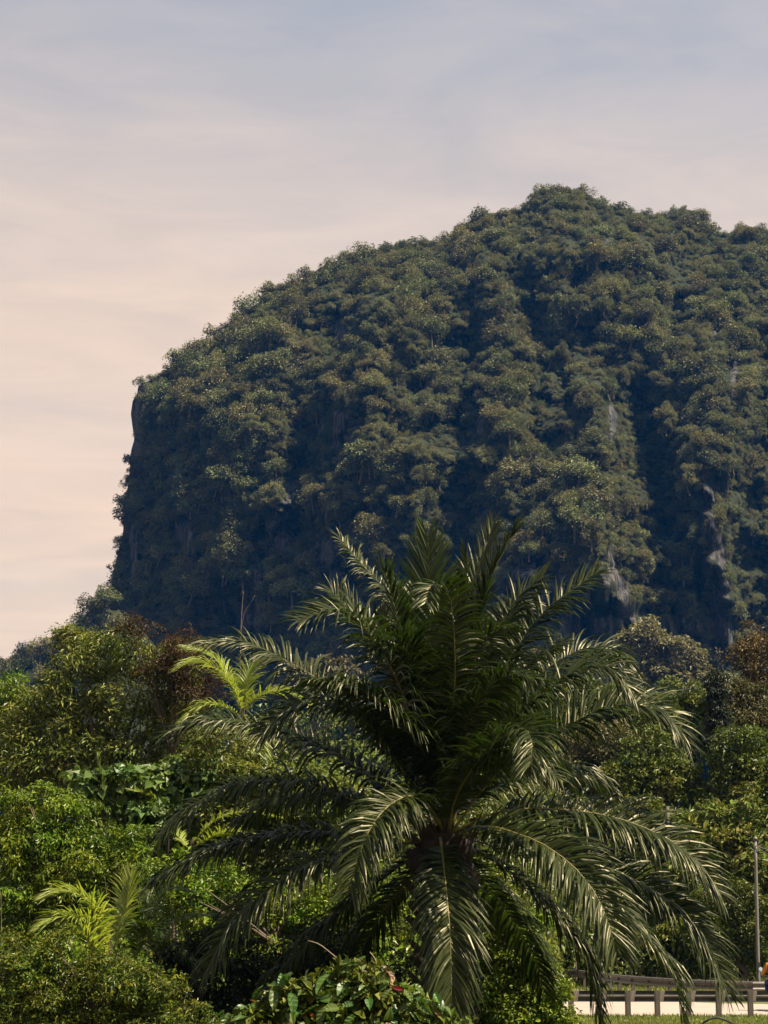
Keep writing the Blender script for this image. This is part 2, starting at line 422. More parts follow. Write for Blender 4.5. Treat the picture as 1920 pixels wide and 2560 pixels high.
# ------------------------------------------------------------------ leaves and crowns
def leaf_tris(c, ax, nr, ln, wd, fold=0.25):
    """folded kite leaves: c base, ax axis, nr normal, ln length, wd width -> V, F(tri)"""
    n = len(c)
    ax = unit(ax); sd = unit(np.cross(ax, nr)); nr = np.cross(sd, ax)
    ln = ln[:, None]; wd = wd[:, None]
    V = np.empty((n, 4, 3))
    V[:, 0] = c
    V[:, 1] = c + ax * ln * 0.45 + sd * wd * 0.5 + nr * wd * fold
    V[:, 2] = c + ax * ln - nr * ln * 0.10
    V[:, 3] = c + ax * ln * 0.45 - sd * wd * 0.5 + nr * wd * fold
    i = np.arange(n)[:, None] * 4
    F = np.concatenate([i + np.array([0, 1, 2]), i + np.array([0, 2, 3])], 0)
    return V.reshape(-1, 3), F
def rdir(n):
    return unit(rng.normal(size=(n, 3)))
def crown_leaves(lobes, n, ln, asp=0.42, clump=0.6, droop=0.4, up=0.6, fill=0.12, flat=0.75, bottom=-0.9, jit=0.6):
    """lobes: list of (centre, radii). leaves sit in many small clumps spread over each lobe's shell"""
    area = np.array([(r[0] * r[1] + r[0] * r[2] + r[1] * r[2]) for _, r in lobes])
    share = area / area.sum()
    C, D_, = [], []
    W = []
    for (c, r), s_ in zip(lobes, share):
        c = np.asarray(c, float); r = np.asarray(r, float)
        nl = int(n * s_)
        nc = max(5, int(4.0 * (r[0] * r[1] + r[0] * r[2] + r[1] * r[2]) / (clump * clump) * 0.36))
        d = rdir(nc * 2); d = d[d[:, 2] > bottom - 0.3 * rng.random(len(d))][:nc]
        rad = 0.62 + 0.50 * rng.random((len(d), 1))
        cc = c + d * r * rad
        cr = clump * (0.55 + 0.75 * rng.random(len(d)))
        w = cr ** 2; w /= w.sum()
        k = rng.choice(len(d), int(nl * (1 - fill)), p=w)
        dd = rdir(len(k)); dd[:, 2] = np.abs(dd[:, 2]) * np.where(rng.random(len(k)) < 0.78, 1, -1)
        pos = cc[k] + dd * cr[k, None] * np.array([1, 1, flat]) * (0.45 + 0.6 * rng.random((len(k), 1)))
        C.append(pos); D_.append(unit(dd + 0.5 * d[k]))
        m_ = nl - len(k)
        q = rdir(m_); C.append(c + q * r * (0.25 + 0.55 * rng.random((m_, 1)))); D_.append(q)
    C = np.vstack(C); D_ = np.vstack(D_)
    N_ = len(C)
    nr = unit(D_ * 0.7 + np.array([0, 0, up]) + jit * rng.normal(size=(N_, 3)))
    ax = np.cross(nr, rng.normal(size=(N_, 3))); ax = unit(ax) + 0.6 * D_ + np.array([0, 0, -droop])
    l = ln * (0.45 + 1.0 * rng.random(N_) ** 1.4)
    return leaf_tris(C, ax, nr, l, l * asp * (0.75 + 0.5 * rng.random(N_)))
def limbs_mesh(name, base, lobes, r0, mat, per=2):
    mb = MB()
    base = np.asarray(base, float)
    cen = np.mean([l[0] for l in lobes], 0)
    fork = base + (cen - base) * 0.72 + np.array([0.15, 0.0, 0]) * r0
    k = np.linspace(0, 1, 6)[:, None]
    wob = rng.normal(size=(6, 3)) * r0 * 0.5 * np.sin(k * math.pi)
    mb.tube(base + (fork - base) * k + wob, [r0 * (1.25 - 0.6 * t) for t in np.linspace(0, 1, 6)], 8)
    for c, r in lobes:
        for j in range(per):
            tip = np.asarray(c) + rdir(1)[0] * np.asarray(r) * 0.7
            mid = (fork + tip) / 2 + rng.normal(size=3) * r0 * 1.2 + np.array([0, 0, 0.3 * r0])
            pts, _ = catmull([fork, mid, tip], 7)
            mb.tube(pts, list(np.linspace(r0 * 0.55, r0 * 0.08, 7)), 5)
    return mb.mesh(name, mat, True)
def px_lobes(L, D):
    out = []
    for l in L:
        px, py, rx, ry = l[:4]; dd = l[4] if len(l) > 4 else 0.0
        s_ = ppm(py, D + dd)
        out.append((P(px, py, D + dd), (rx / s_, 0.5 * (rx + ry) / s_ * 0.8, ry / s_)))
    return out
def plant(name, label, cat, lobes, D, mat, n, ln, asp=0.42, clump=0.5, trunk=0.12, group=None, crown='crown', stem='trunk', base_px=None, trunk_mat='bark', **kw):
    LB = px_lobes(lobes, D)
    cen = np.mean([l[0] for l in LB], 0)
    base = np.array([cen[0] if base_px is None else P(base_px, 2323, D)[0], cen[1], 0.0])
    o = thing(name, base, label, cat, group)
    LB = [(c - base, r) for c, r in LB]
    V, F = crown_leaves(LB, int(n * 1.5), ln * 0.88, asp, clump, **kw)
    V[:, 2] = np.maximum(V[:, 2], 0.01)
    link(crown, np_mesh(crown, V, F, [M[mat]]), o)
    link(stem, limbs_mesh(stem, (0, 0, 0), LB, trunk, M[trunk_mat]), o)
    return o

# ------------------------------------------------------------------ ground, road
def ground_z(x, y):
    """gentle fall from the road level; the plain is flat beyond"""
    return 0.0 * x
gv = []
xs = np.concatenate([np.linspace(-3000, -200, 8), np.linspace(-150, 150, 40), np.linspace(200, 3000, 8)])
ys = np.concatenate([np.linspace(-200, 0, 4), np.linspace(8, 180, 60), np.linspace(220, 4500, 10)])
GX, GY = np.meshgrid(xs, ys)
GZ = fbm(GX / 9, GY / 9, seed=5) * 0.25 - 0.14
GZ = np.where((np.abs(GX) < 160) & (GY < 190), GZ, -0.14)
nx_, ny_ = len(xs), len(ys)
idx = (np.arange(ny_ - 1)[:, None] * nx_ + np.arange(nx_ - 1)[None]).ravel()
struct('ground', np_mesh('ground', np.stack([GX, GY, GZ], -1).reshape(-1, 3), np.stack([idx, idx + 1, idx + 1 + nx_, idx + nx_], -1), [M['soil']], smooth=True))

def strip(name, pathA, pathB, z, mat):
    A = np.asarray(pathA, float); B = np.asarray(pathB, float)
    n = len(A)
    V = np.vstack([np.column_stack([A, np.full(n, z)]), np.column_stack([B, np.full(n, z)])])
    F = [(i, i + 1, n + i + 1, n + i) for i in range(n - 1)]
    return struct(name, np_mesh(name, V, F, [mat]))
def gpt(px, D):                                   # ground point under a photo column
    return P(px, 2323, D)[:2]
# far guard rail line (curving away to the left), near guard rail line
far_line, _ = catmull([(*gpt(1150, 112), 0), (*gpt(1290, 101), 0), (*gpt(1380, 93), 0), (*gpt(1472, 86.5), 0), (*gpt(1560, 78.5), 0), (*gpt(1713, 72.2), 0), (*gpt(1870, 69.2), 0), (*gpt(1990, 69.5), 0), (*gpt(2250, 71), 0)], 60)
near_line = np.array([gpt(1180, 58.4), gpt(1424, 58.2), gpt(1869, 57.8), gpt(2300, 57.6)])
A = [gpt(x, 59.2) for x in np.linspace(900, 2300, 12)]
far2 = np.array([np.interp(np.linspace(0, 1, 12), np.linspace(0, 1, 60), far_line[:, k]) for k in (0, 1)]).T
strip('road', A, [p - np.array([0.0, 2.6]) * (1.6 if p[0] < 9.5 else 0.4) for p in far2], 0.03, M['road'])
strip('grass_verge', [gpt(x, 20) for x in np.linspace(400, 2900, 12)], [gpt(x, 59.19) for x in np.linspace(900, 2400, 12)], 0.02, M['verge'])
strip('far_verge', [p - np.array([0.0, 2.6]) * (1.6 if p[0] < 9.5 else 0.4) + np.array([0, 0.01]) for p in far2], [p + np.array([0, 14.0]) for p in far2], 0.026, M['verge'])

# ------------------------------------------------------------------ limestone hill
SIL = np.array([(-260, 1790), (-120, 1740), (0, 1672), (60, 1630), (120, 1618), (180, 1590), (222, 1530), (250, 1490), (276, 1470),
                (284, 1430), (297, 1372), (308, 1330), (309, 1262), (322, 1205), (328, 1125), (336, 1098), (331, 1066), (327, 1034), (332, 1000), (343, 986), (345, 966), (362, 955), (388, 948),
                (455, 892), (548, 840), (582, 802), (652, 752), (684, 722), (745, 706), (815, 660), (862, 646), (965, 618), (1045, 610),
                (1115, 602), (1150, 566), (1208, 534), (1302, 528), (1345, 474), (1420, 472), (1478, 490), (1512, 514), (1612, 540), (1672, 542),
                (1700, 520), (1750, 530), (1786, 586), (1830, 582), (1860, 564), (1920, 576), (2010, 600), (2140, 690), (2260, 860), (2360, 1150), (2420, 1500), (2440, 1790)], float)
seg = np.concatenate([[0], np.cumsum(np.linalg.norm(np.diff(SIL, axis=0), axis=1))])
NS = 520
ss = np.linspace(0, seg[-1], NS)
SX, SY = np.interp(ss, seg, SIL[:, 0]), np.interp(ss, seg, SIL[:, 1])
def sil_dist(px, py):
    p = np.stack([px, py], -1)
    d = np.full(px.shape, 1e9)
    for a, b in zip(SIL[:-1], SIL[1:]):
        ab = b - a
        t = np.clip(((p - a) @ ab) / (ab @ ab), 0, 1)
        d = np.minimum(d, np.linalg.norm(p - (a + t[..., None] * ab), axis=-1))
    return d
YR = 660.0
BUMPS = [  # px, py, rx, ry, metres towards (+) or into (-) the hill
    (880, 960, 130, 150, 9), (960, 1180, 150, 120, 11), (1010, 780, 120, 110, 6), (1250, 1000, 110, 170, 12), (1240, 700, 130, 110, 6),
    (1250, 1240, 120, 120, 10), (1480, 1280, 130, 170, 15), (1500, 1480, 170, 150, 8), (1790, 1320, 80, 250, 14), (1480, 640, 160, 110, 5),
    (1700, 1100, 90, 130, 7), (1870, 1000, 80, 200, 6), (600, 1050, 90, 120, 5), (480, 1150, 90, 160, 4), (1400, 960, 90, 110, 6), (1020, 1330, 130, 110, 6), (1330, 1420, 130, 110, 5),
    (1380, 1010, 60, 130, -8), (1640, 1260, 55, 190, -9), (1590, 1050, 70, 120, -10), (1880, 1400, 60, 260, -9), (1150, 1120, 45, 150, -8),
    (760, 1150, 70, 140, -8), (560, 1330, 60, 90, 7), (690, 1480, 70, 90, 6), (830, 1400, 70, 80, 6), (400, 1250, 40, 90, 4), (1180, 820, 50, 120, -7), (1470, 870, 60, 120, -7), (820, 820, 60, 90, -5), (1330, 760, 40, 80, -5), (1690, 760, 40, 130, -7), (1120, 1450, 90, 140, -6), (480, 1470, 60, 120, 5)]
ROCKS = [(840, 1085, 42, 55), (815, 1060, 20, 40), (724, 1235, 15, 45), (716, 1300, 22, 50), (700, 1345, 60, 40), (460, 1350, 30, 45), (1485, 1560, 95, 120), (1590, 1600, 80, 90), (1500, 1500, 70, 70), (1345, 1490, 75, 95),
         (1772, 1290, 17, 95), (1788, 1420, 22, 95), (1802, 1570, 34, 120), (1740, 1440, 26, 80), (1700, 1600, 60, 60), (1530, 1450, 14, 80), (348, 985, 20, 26), (339, 1065, 20, 75),
         (1520, 612, 9, 14), (1848, 680, 8, 34), (1790, 850, 8, 44), (1530, 1060, 11, 46), (1205, 1060, 12, 40), (850, 820, 12, 40), (1830, 950, 20, 60), (640, 1460, 30, 90), (830, 1400, 60, 60), (620, 1570, 60, 60), (330, 1400, 16, 90)]
def rock_mask(px, py, ragged=True):
    m = np.zeros(np.shape(px))
    for cx_, cy_2, rx, ry in ROCKS:
        q = ((px - cx_) / rx) ** 2 + ((py - cy_2) / ry) ** 2
        m = np.maximum(m, np.clip(1.6 - q, 0, 1))
    if not ragged: return m
    return np.clip(m * (1.0 + 4.5 * fbm(np.asarray(px) / 14, np.asarray(py) / 75, seed=91, oct=3)) , 0, 1)
def hill_D(px, py, fine=True):
    d = sil_dist(px, py) / 7.6
    f = 46 * (1 - np.exp(-d / 17)) + 0.50 * d
    amp = np.clip(d / 14, 0.0, 1)
    rel = 26 * fbm(px / 170, py / 420, seed=21, oct=3) + 48 * np.abs(fbm(px / 115, py / 125, seed=31, oct=3)) + 20 * np.abs(fbm(px / 52, py / 60, seed=36, oct=2)) - 8
    for bx, by, rx, ry, a in BUMPS:
        rel = rel + 1.35 * a * np.exp(-(((px - bx) / rx) ** 2 + ((py - by) / ry) ** 2))
    D = YR - f - rel * amp
    if fine:
        rk = rock_mask(px, py)
        D = D - (3.0 * fbm(px / 22, py / 30, seed=41, oct=3)) * np.clip(d / 4, 0.1, 1)
        D = D - rk * (9.0 * np.abs(fbm(px / 18, py / 200, seed=51, oct=3)) + 2.0 * fbm(px / 8, py / 12, seed=61, oct=2)) * np.clip(d / 3, 0.15, 1)
    return D
NT = 230
tt = np.linspace(0, 1, NT) ** 1.15
TX = SX + (1150 - SX) * 0.30
HPX = SX[None] + (TX - SX)[None] * tt[:, None]
HPY = SY[None] + (1860 - SY)[None] * tt[:, None]
HD = hill_D(HPX, HPY)
HV = P(HPX, HPY, HD).reshape(-1, 3)
i0 = (np.arange(NT - 1)[:, None] * NS + np.arange(NS - 1)[None]).ravel()
HF = np.stack([i0, i0 + NS, i0 + NS + 1, i0 + 1], -1)
# rear half, coarser in shape
tb = np.linspace(0, 1, 40)[1:]
bpx = SX[None] + (TX - SX)[None] * tb[:, None]; bpy_ = SY[None] + (1860 - SY)[None] * tb[:, None]
bd = sil_dist(bpx, bpy_) / 7.6
PB = P(SX[None] + 0 * bpx, SY[None] + 0 * bpy_, YR)
zf = 1 - tb[:, None] ** 1.6
BV = np.stack([PB[..., 0] * (1 - 0.25 * tb[:, None]), YR + 95 * (1 - np.exp(-tb[:, None] * 2.2)) + 0 * PB[..., 0], PB[..., 2] * zf], -1)
nb = len(HV)
BV = BV.reshape(-1, 3)
top = np.arange(NS)
rows = [top] + [nb + k * NS + np.arange(NS) for k in range(len(tb))]
BF = np.concatenate([np.stack([rows[k][:-1], rows[k][1:], rows[k + 1][1:], rows[k + 1][:-1]], -1) for k in range(len(rows) - 1)])
rk_attr = np.concatenate([rock_mask(HPX, HPY).ravel(), np.zeros(len(BV))])
struct('limestone_hill', np_mesh('limestone_hill', np.vstack([HV, BV]), np.vstack([HF, BF]), [M['hill_surface']], smooth=True, attrs={'rock': rk_attr}))

# low foothill in front of the sheer end wall
SIL2 = np.array([(-320, 1800), (-120, 1745), (0, 1690), (60, 1655), (110, 1632), (170, 1610), (215, 1560), (262, 1522), (300, 1530), (360, 1580), (450, 1690), (560, 1820)], float)
def mound_D(px, py):
    p = np.stack([px, py], -1); d = np.full(np.shape(px), 1e9)
    for a, b in zip(SIL2[:-1], SIL2[1:]):
        ab = b - a; t = np.clip(((p - a) @ ab) / (ab @ ab), 0, 1)
        d = np.minimum(d, np.linalg.norm(p - (a + t[..., None] * ab), axis=-1))
    return 575 - 1.1 * d / 8.6 - 5 * fbm(px / 60, py / 60, seed=15, oct=2)
ms = np.linspace(0, 1, 90); sg2 = np.concatenate([[0], np.cumsum(np.linalg.norm(np.diff(SIL2, axis=0), axis=1))])
m_x, m_y = np.interp(ms * sg2[-1], sg2, SIL2[:, 0]), np.interp(ms * sg2[-1], sg2, SIL2[:, 1])
mt = np.linspace(0, 1, 40)[:, None]
MPX, MPY = m_x[None] + 0 * mt, m_y[None] + (2000 - m_y)[None] * mt
MF_ = P(MPX, MPY, mound_D(MPX, MPY)).reshape(-1, 3)
mback = P(m_x, m_y, 575 + 0 * m_x); mrow = np.stack([mback[:, 0], np.full(90, 690.0), 0 * m_x - 0.3], -1)
mi_ = (np.arange(39)[:, None] * 90 + np.arange(89)[None]).ravel()
mF = np.stack([mi_, mi_ + 90, mi_ + 91, mi_ + 1], -1)
nbk = len(MF_); kk = np.arange(89)
mF = np.vstack([mF, np.stack([kk, kk + 1, nbk + kk + 1, nbk + kk], -1)])
struct('foothill', np_mesh('foothill', np.vstack([MF_, mrow]), mF, [M['hill_surface']], smooth=True, attrs={'rock': np.zeros(nbk + 90)}))

# hill tree models: unit crowns (radius about 1) with a short trunk
def hill_tree_mesh(k):
    lob = []
    nl = [6, 7, 5, 8, 6, 7][k % 6]
    tall = [0.75, 0.9, 0.6, 1.0, 0.8, 0.65][k % 6]
    for j in range(nl):
        a = 2 * math.pi * (j + rng.random()) / nl
        rr = 0.5 * rng.random() + 0.18
        lob.append(((rr * math.cos(a), rr * math.sin(a), 0.30 * tall + 0.85 * tall * rng.random() - 0.5 * rr), tuple(np.array([0.46, 0.46, 0.40]) * (0.7 + 0.55 * rng.random()))))
    V, F = crown_leaves(lob, 1400, 0.115, 0.70, clump=0.18, droop=0.25, up=0.5, fill=0.10, flat=1.0, bottom=-0.35, jit=0.33)
    mb = MB()
    mb.tube([(0, 0, -0.9), (0.03, 0, -0.3), (0, 0.03, 0.3), (0.05, 0, 0.7)], [0.07, 0.06, 0.05, 0.02], 5)
    for c, r in lob:
        mb.tube([(0, 0.02, 0.1), (c[0] * 0.6, c[1] * 0.6, c[2] * 0.6), c], [0.04, 0.025, 0.012], 4)
    tv = np.array(mb.V); tf = []
    for f in mb.F:
        tf += [(f[0], f[i], f[i + 1]) for i in range(1, len(f) - 1)]
    tf = np.array(tf)
    return np_mesh('hillside_tree', np.vstack([V, tv]), np.vstack([F, tf + len(V)]), [M['hill'], M['bark']], np.concatenate([np.zeros(len(F)), np.ones(len(tf))]))
HT = [hill_tree_mesh(k) for k in range(6)]

def inside(px, py):
    xs_ = px; n = len(SIL); c = np.zeros(px.shape, bool)
    poly = np.vstack([SIL, [(2440, 1900), (-260, 1900)]])
    j = len(poly) - 1
    for i in range(len(poly)):
        xi, yi = poly[i]; xj, yj = poly[j]
        with np.errstate(divide='ignore', invalid='ignore'):
            hit = ((yi > py) != (yj > py)) & (px < (xj - xi) * (py - yi) / (yj - yi + 1e-12) + xi)
        c ^= hit; j = i
    return c
def scatter(cell, rlo, rhi, rock_cut):
    gx, gy = np.meshgrid(np.arange(-120, 2120, cell), np.arange(440, 1760, cell))
    px = (gx + cell * (rng.random(gx.shape) - 0.5) * 1.15).ravel(); py = (gy + cell * (rng.random(gx.shape) - 0.5) * 1.15).ravel()
    k = inside(px, py); px, py = px[k], py[k]
    k = rock_mask(px, py + 10, False) < rock_cut + 0.45 * rng.random(len(px)); px, py = px[k], py[k]
    r = rlo + (rhi - rlo) * rng.random(len(px)) ** 1.6
    steep = np.clip(fbm(px / 130, py / 130, seed=77, oct=3) * 2.2 + 0.5, 0, 1)
    shade = np.clip(1 - ((px - 420) / 420) ** 2, 0, 1) * np.clip((py - 1150) / 250, 0, 1)
    gully = np.zeros(len(px))
    for bx, by, rx, ry, a in BUMPS:
        if a < 0: gully = np.maximum(gully, np.clip(1.3 * np.exp(-(((px - bx) / rx) ** 2 + ((py - by) / ry) ** 2)), 0, 1))
    r = r * (1 - 0.4 * gully)
    r = r * (0.8 + 0.4 * steep) * (1 + 0.05 * shade)
    return px, py, r
t1 = scatter(26, 14, 42, 0.30)
t2 = scatter(12.5, 8, 15, 0.45)
sx = np.concatenate([SX[(SX > -60) & (SX < 1980)][::6]]); sy = np.interp(sx, sx, SY[(SX > -60) & (SX < 1980)][::6])
sy = SY[(SX > -60) & (SX < 1980)][::6]
crag = (sy > 960) & (sy < 1130) & (sx < 360)
sx, sy = sx[~crag], sy[~crag]
t3 = (sx + rng.normal(size=len(sx)) * 5, sy + 5 + 5 * rng.random(len(sx)), 9 + 15 * rng.random(len(sx)) ** 1.5)
# larger trees standing out on the shoulder and along the edge
t4 = np.array([(330, 1190, 14), (318, 1205, 17), (585, 830, 24), (1750, 548, 24), (1835, 596, 16), (1400, 492, 22), (380, 950, 18), (410, 940, 16)], float).T
allx = np.concatenate([t1[0], t3[0], t4[0], t2[0]]); ally = np.concatenate([t1[1], t3[1], t4[1], t2[1]]); allr = np.concatenate([t1[2], t3[2], t4[2], t2[2]])
kind_edge = np.concatenate([np.zeros(len(t1[0])), np.ones(len(t3[0])), np.ones(len(t4[0])), np.zeros(len(t2[0]))])
TD = hill_D(allx, ally, False)
rad_m = allr / (FPX / TD)
TP = P(allx, ally, TD - 0.55 * rad_m * (1 - 0.7 * kind_edge))
TP[:, 2] -= 0.25 * rad_m
NTREE = len(allx)
TROT = np.stack([0.20 * rng.normal(size=NTREE) + 0.12, 0.2 * rng.normal(size=NTREE), 2 * math.pi * rng.random(NTREE)], -1)
TSC = rad_m * (0.95 + 0.2 * rng.random(NTREE))
TVAR = rng.integers(0, 6, NTREE)
infr = (allx > -10) & (allx < 1930) & (ally < 1640)
palm_hide = (np.abs(allx - 1120) < 330) & (ally > 1420)
score = allr + 14 * kind_edge - 100 * (~infr) - 100 * palm_hide
single = np.argsort(-score)[:270]
LAND = [(1400, 480, 'on the very top of the summit'), (1500, 520, 'on the skyline just past the summit'), (1620, 560, 'on the saddle skyline after the summit'), (1730, 560, 'on the skyline knob beyond the saddle'), (1880, 600, 'on the skyline at the picture edge'),
    (1250, 560, 'on the skyline step before the summit'), (1050, 640, 'on the slanting skyline halfway to the summit'), (860, 680, 'on the lower middle of the slanting skyline'), (680, 760, 'on the slanting skyline above the shaded wall'), (540, 870, 'where the slanting skyline steepens'), (430, 930, 'at the upper corner above the bare crag'), (340, 1020, 'beside the bare crag on the end wall'), (320, 1250, 'halfway down the sheer end wall'), (300, 1400, 'low on the sheer end wall'),
    (1300, 660, 'on the upper slope under the skyline step'), (1500, 680, 'on the upper slope straight below the summit'), (1720, 720, 'on the upper slope below the saddle'), (1880, 780, 'on the upper slope at the picture edge'), (1000, 800, 'on the high slope under the middle skyline'), (760, 900, 'on the slope under the lower skyline'), (560, 1020, 'on the slope below the steep part of the skyline'),
    (1240, 900, 'on the broad rib below the skyline step'), (1480, 900, 'on the central face below the summit'), (1700, 950, 'on the central face below the saddle'), (1880, 1050, 'on the face at the picture edge above the pillar'), (900, 1050, 'around the small cliff patch in mid slope'), (1150, 1150, 'on the middle face above the palm crown'), (1450, 1200, 'on the big lit dome above the rock wall'), (1720, 1250, 'at the head of the tall rock pillar'), (1880, 1350, 'behind the tall rock pillar'),
    (600, 1250, 'in the middle of the shaded wall'), (500, 1450, 'at the foot of the shaded wall'), (850, 1300, 'low on the face above the arching fronds'), (1020, 1400, 'low on the face right behind the palm tips'), (1350, 1400, 'above the streaked rock beside the palm tip'), (1550, 1430, 'above the streaked rock wall'), (1700, 1550, 'between the rock wall and the pillar foot')]
def hill_where(px, py, r):
    q = min(LAND, key=lambda l: (l[0] - px) ** 2 + (l[1] - py) ** 2)[2]
    return ('very large' if r > 43 else 'large' if r > 38 else 'middling' if r > 33 else 'small'), q
for i in single:
    o = bpy.data.objects.new('hillside_tree', HT[TVAR[i]])
    COL.objects.link(o)
    o.location = TP[i]; o.rotation_euler = TROT[i]; o.scale = (TSC[i],) * 3
    sz_, wh = hill_where(allx[i], ally[i], allr[i])
    tag(o, sz_ + ' olive green tree ' + wh, 'tree', 'trees ' + wh)
FT = [(100, 1628, 40), (228, 1525, 44), (262, 1495, 40), (200, 1575, 34), (20, 1690, 38), (62, 1665, 30), (150, 1640, 30), (-20, 1720, 36), (120, 1690, 34), (180, 1640, 36), (240, 1590, 38), (290, 1560, 34), (60, 1720, 36), (300, 1630, 38), (345, 1610, 30), (10, 1750, 36), (140, 1740, 36), (240, 1670, 38), (390, 1670, 32), (345, 1690, 34), (440, 1730, 32), (90, 1770, 34)]
FLAB = ['round crowned tree standing alone on the low foothill skyline', 'tall loose crowned tree against the sky at the cliff corner', 'topmost tree of the foothill, touching the sheer end wall']
for q, (x, y, r) in enumerate(FT):
    o = bpy.data.objects.new('foothill_tree', HT[q % 6]); COL.objects.link(o)
    d_ = float(mound_D(np.array(x, float), np.array(y, float))); rm = r / (FPX / d_)
    o.location = P(x, y + 6, d_ - 0.3 * rm); o.rotation_euler = (0.05, 0.05, q * 1.9); o.scale = (rm, rm, rm * 1.15)
    if q < 3: tag(o, FLAB[q], 'tree', 'foothill trees')
    else:
        wh = 'close under the sheer end wall' if x > 270 else 'on the bare skyline slope of the foothill' if y < 1700 and x < 70 else 'in the dip of the foothill skyline' if y < 1660 else 'low on the foothill above the olive tree' if x > 100 else 'low on the foothill at the picture edge'
        tag(o, ('bigger' if r > 34 else 'smaller') + ' rounded tree ' + wh, 'tree', 'foothill trees ' + wh)
rest = np.setdiff1d(np.arange(NTREE), single)
# the rest of the wood: one object, instanced by geometry nodes
vcol = bpy.data.collections.new('hillside_tree_models')
for k in range(6):
    vcol.objects.link(bpy.data.objects.new('hill_tree_model_%d' % k, HT[k]))
fm = bpy.data.meshes.new('hillside_forest')
fm.vertices.add(len(rest)); fm.vertices.foreach_set('co', TP[rest].astype(np.float32).ravel())
a = fm.attributes.new('rot', 'FLOAT_VECTOR', 'POINT'); a.data.foreach_set('vector', TROT[rest].astype(np.float32).ravel())
a = fm.attributes.new('scl', 'FLOAT', 'POINT'); a.data.foreach_set('value', TSC[rest].astype(np.float32))
a = fm.attributes.new('var', 'INT', 'POINT'); a.data.foreach_set('value', TVAR[rest].astype(np.int32))
fo = link('hillside_forest', fm); fo['kind'] = 'stuff'
tag(fo, 'dense olive green wood covering the whole limestone hill', 'forest')
ng = bpy.data.node_groups.new('forest', 'GeometryNodeTree')
ng.interface.new_socket('Geometry', in_out='INPUT', socket_type='NodeSocketGeometry')
ng.interface.new_socket('Geometry', in_out='OUTPUT', socket_type='NodeSocketGeometry')
gi, go = ng.nodes.new('NodeGroupInput'), ng.nodes.new('NodeGroupOutput')
iop = ng.nodes.new('GeometryNodeInstanceOnPoints'); ci = ng.nodes.new('GeometryNodeCollectionInfo')
ci.inputs['Collection'].default_value = vcol; ci.inputs['Separate Children'].default_value = True; ci.inputs['Reset Children'].default_value = True
iop.inputs['Pick Instance'].default_value = True
def nattr(nm, ty):
    n = ng.nodes.new('GeometryNodeInputNamedAttribute'); n.data_type = ty; n.inputs['Name'].default_value = nm
    return n.outputs[0]
m2p = ng.nodes.new('GeometryNodeMeshToPoints')
ng.links.new(gi.outputs[0], m2p.inputs[0]); ng.links.new(m2p.outputs[0], iop.inputs['Points']); ng.links.new(ci.outputs[0], iop.inputs['Instance'])
ng.links.new(nattr('var', 'INT'), iop.inputs['Instance Index'])
ng.links.new(nattr('scl', 'FLOAT'), iop.inputs['Scale'])
e2r = ng.nodes.new('FunctionNodeEulerToRotation'); ng.links.new(nattr('rot', 'FLOAT_VECTOR'), e2r.inputs[0]); ng.links.new(e2r.outputs[0], iop.inputs['Rotation'])
ng.links.new(iop.outputs[0], go.inputs[0])
fo.modifiers.new('forest', 'NODES').node_group = ng

# ------------------------------------------------------------------ haze
hz, hnt = new_mat('haze')
ho = hnt.nodes.new('ShaderNodeOutputMaterial'); hv = hnt.nodes.new('ShaderNodeVolumePrincipled')
hv.inputs['Color'].default_value = (0.03, 0.30, 1.0, 1)
hv.inputs['Density'].default_value = 0.000058
hv.inputs['Anisotropy'].default_value = 0.2
hnt.links.new(hv.outputs[0], ho.inputs['Volume'])
mb = MB(); mb.box((0, 560, 154), (3600, 1200, 312))
hzo = link('haze', mb.mesh('haze', hz)); hzo['kind'] = 'stuff'
tag(hzo, 'thin blue haze in the air before the hill', 'haze')

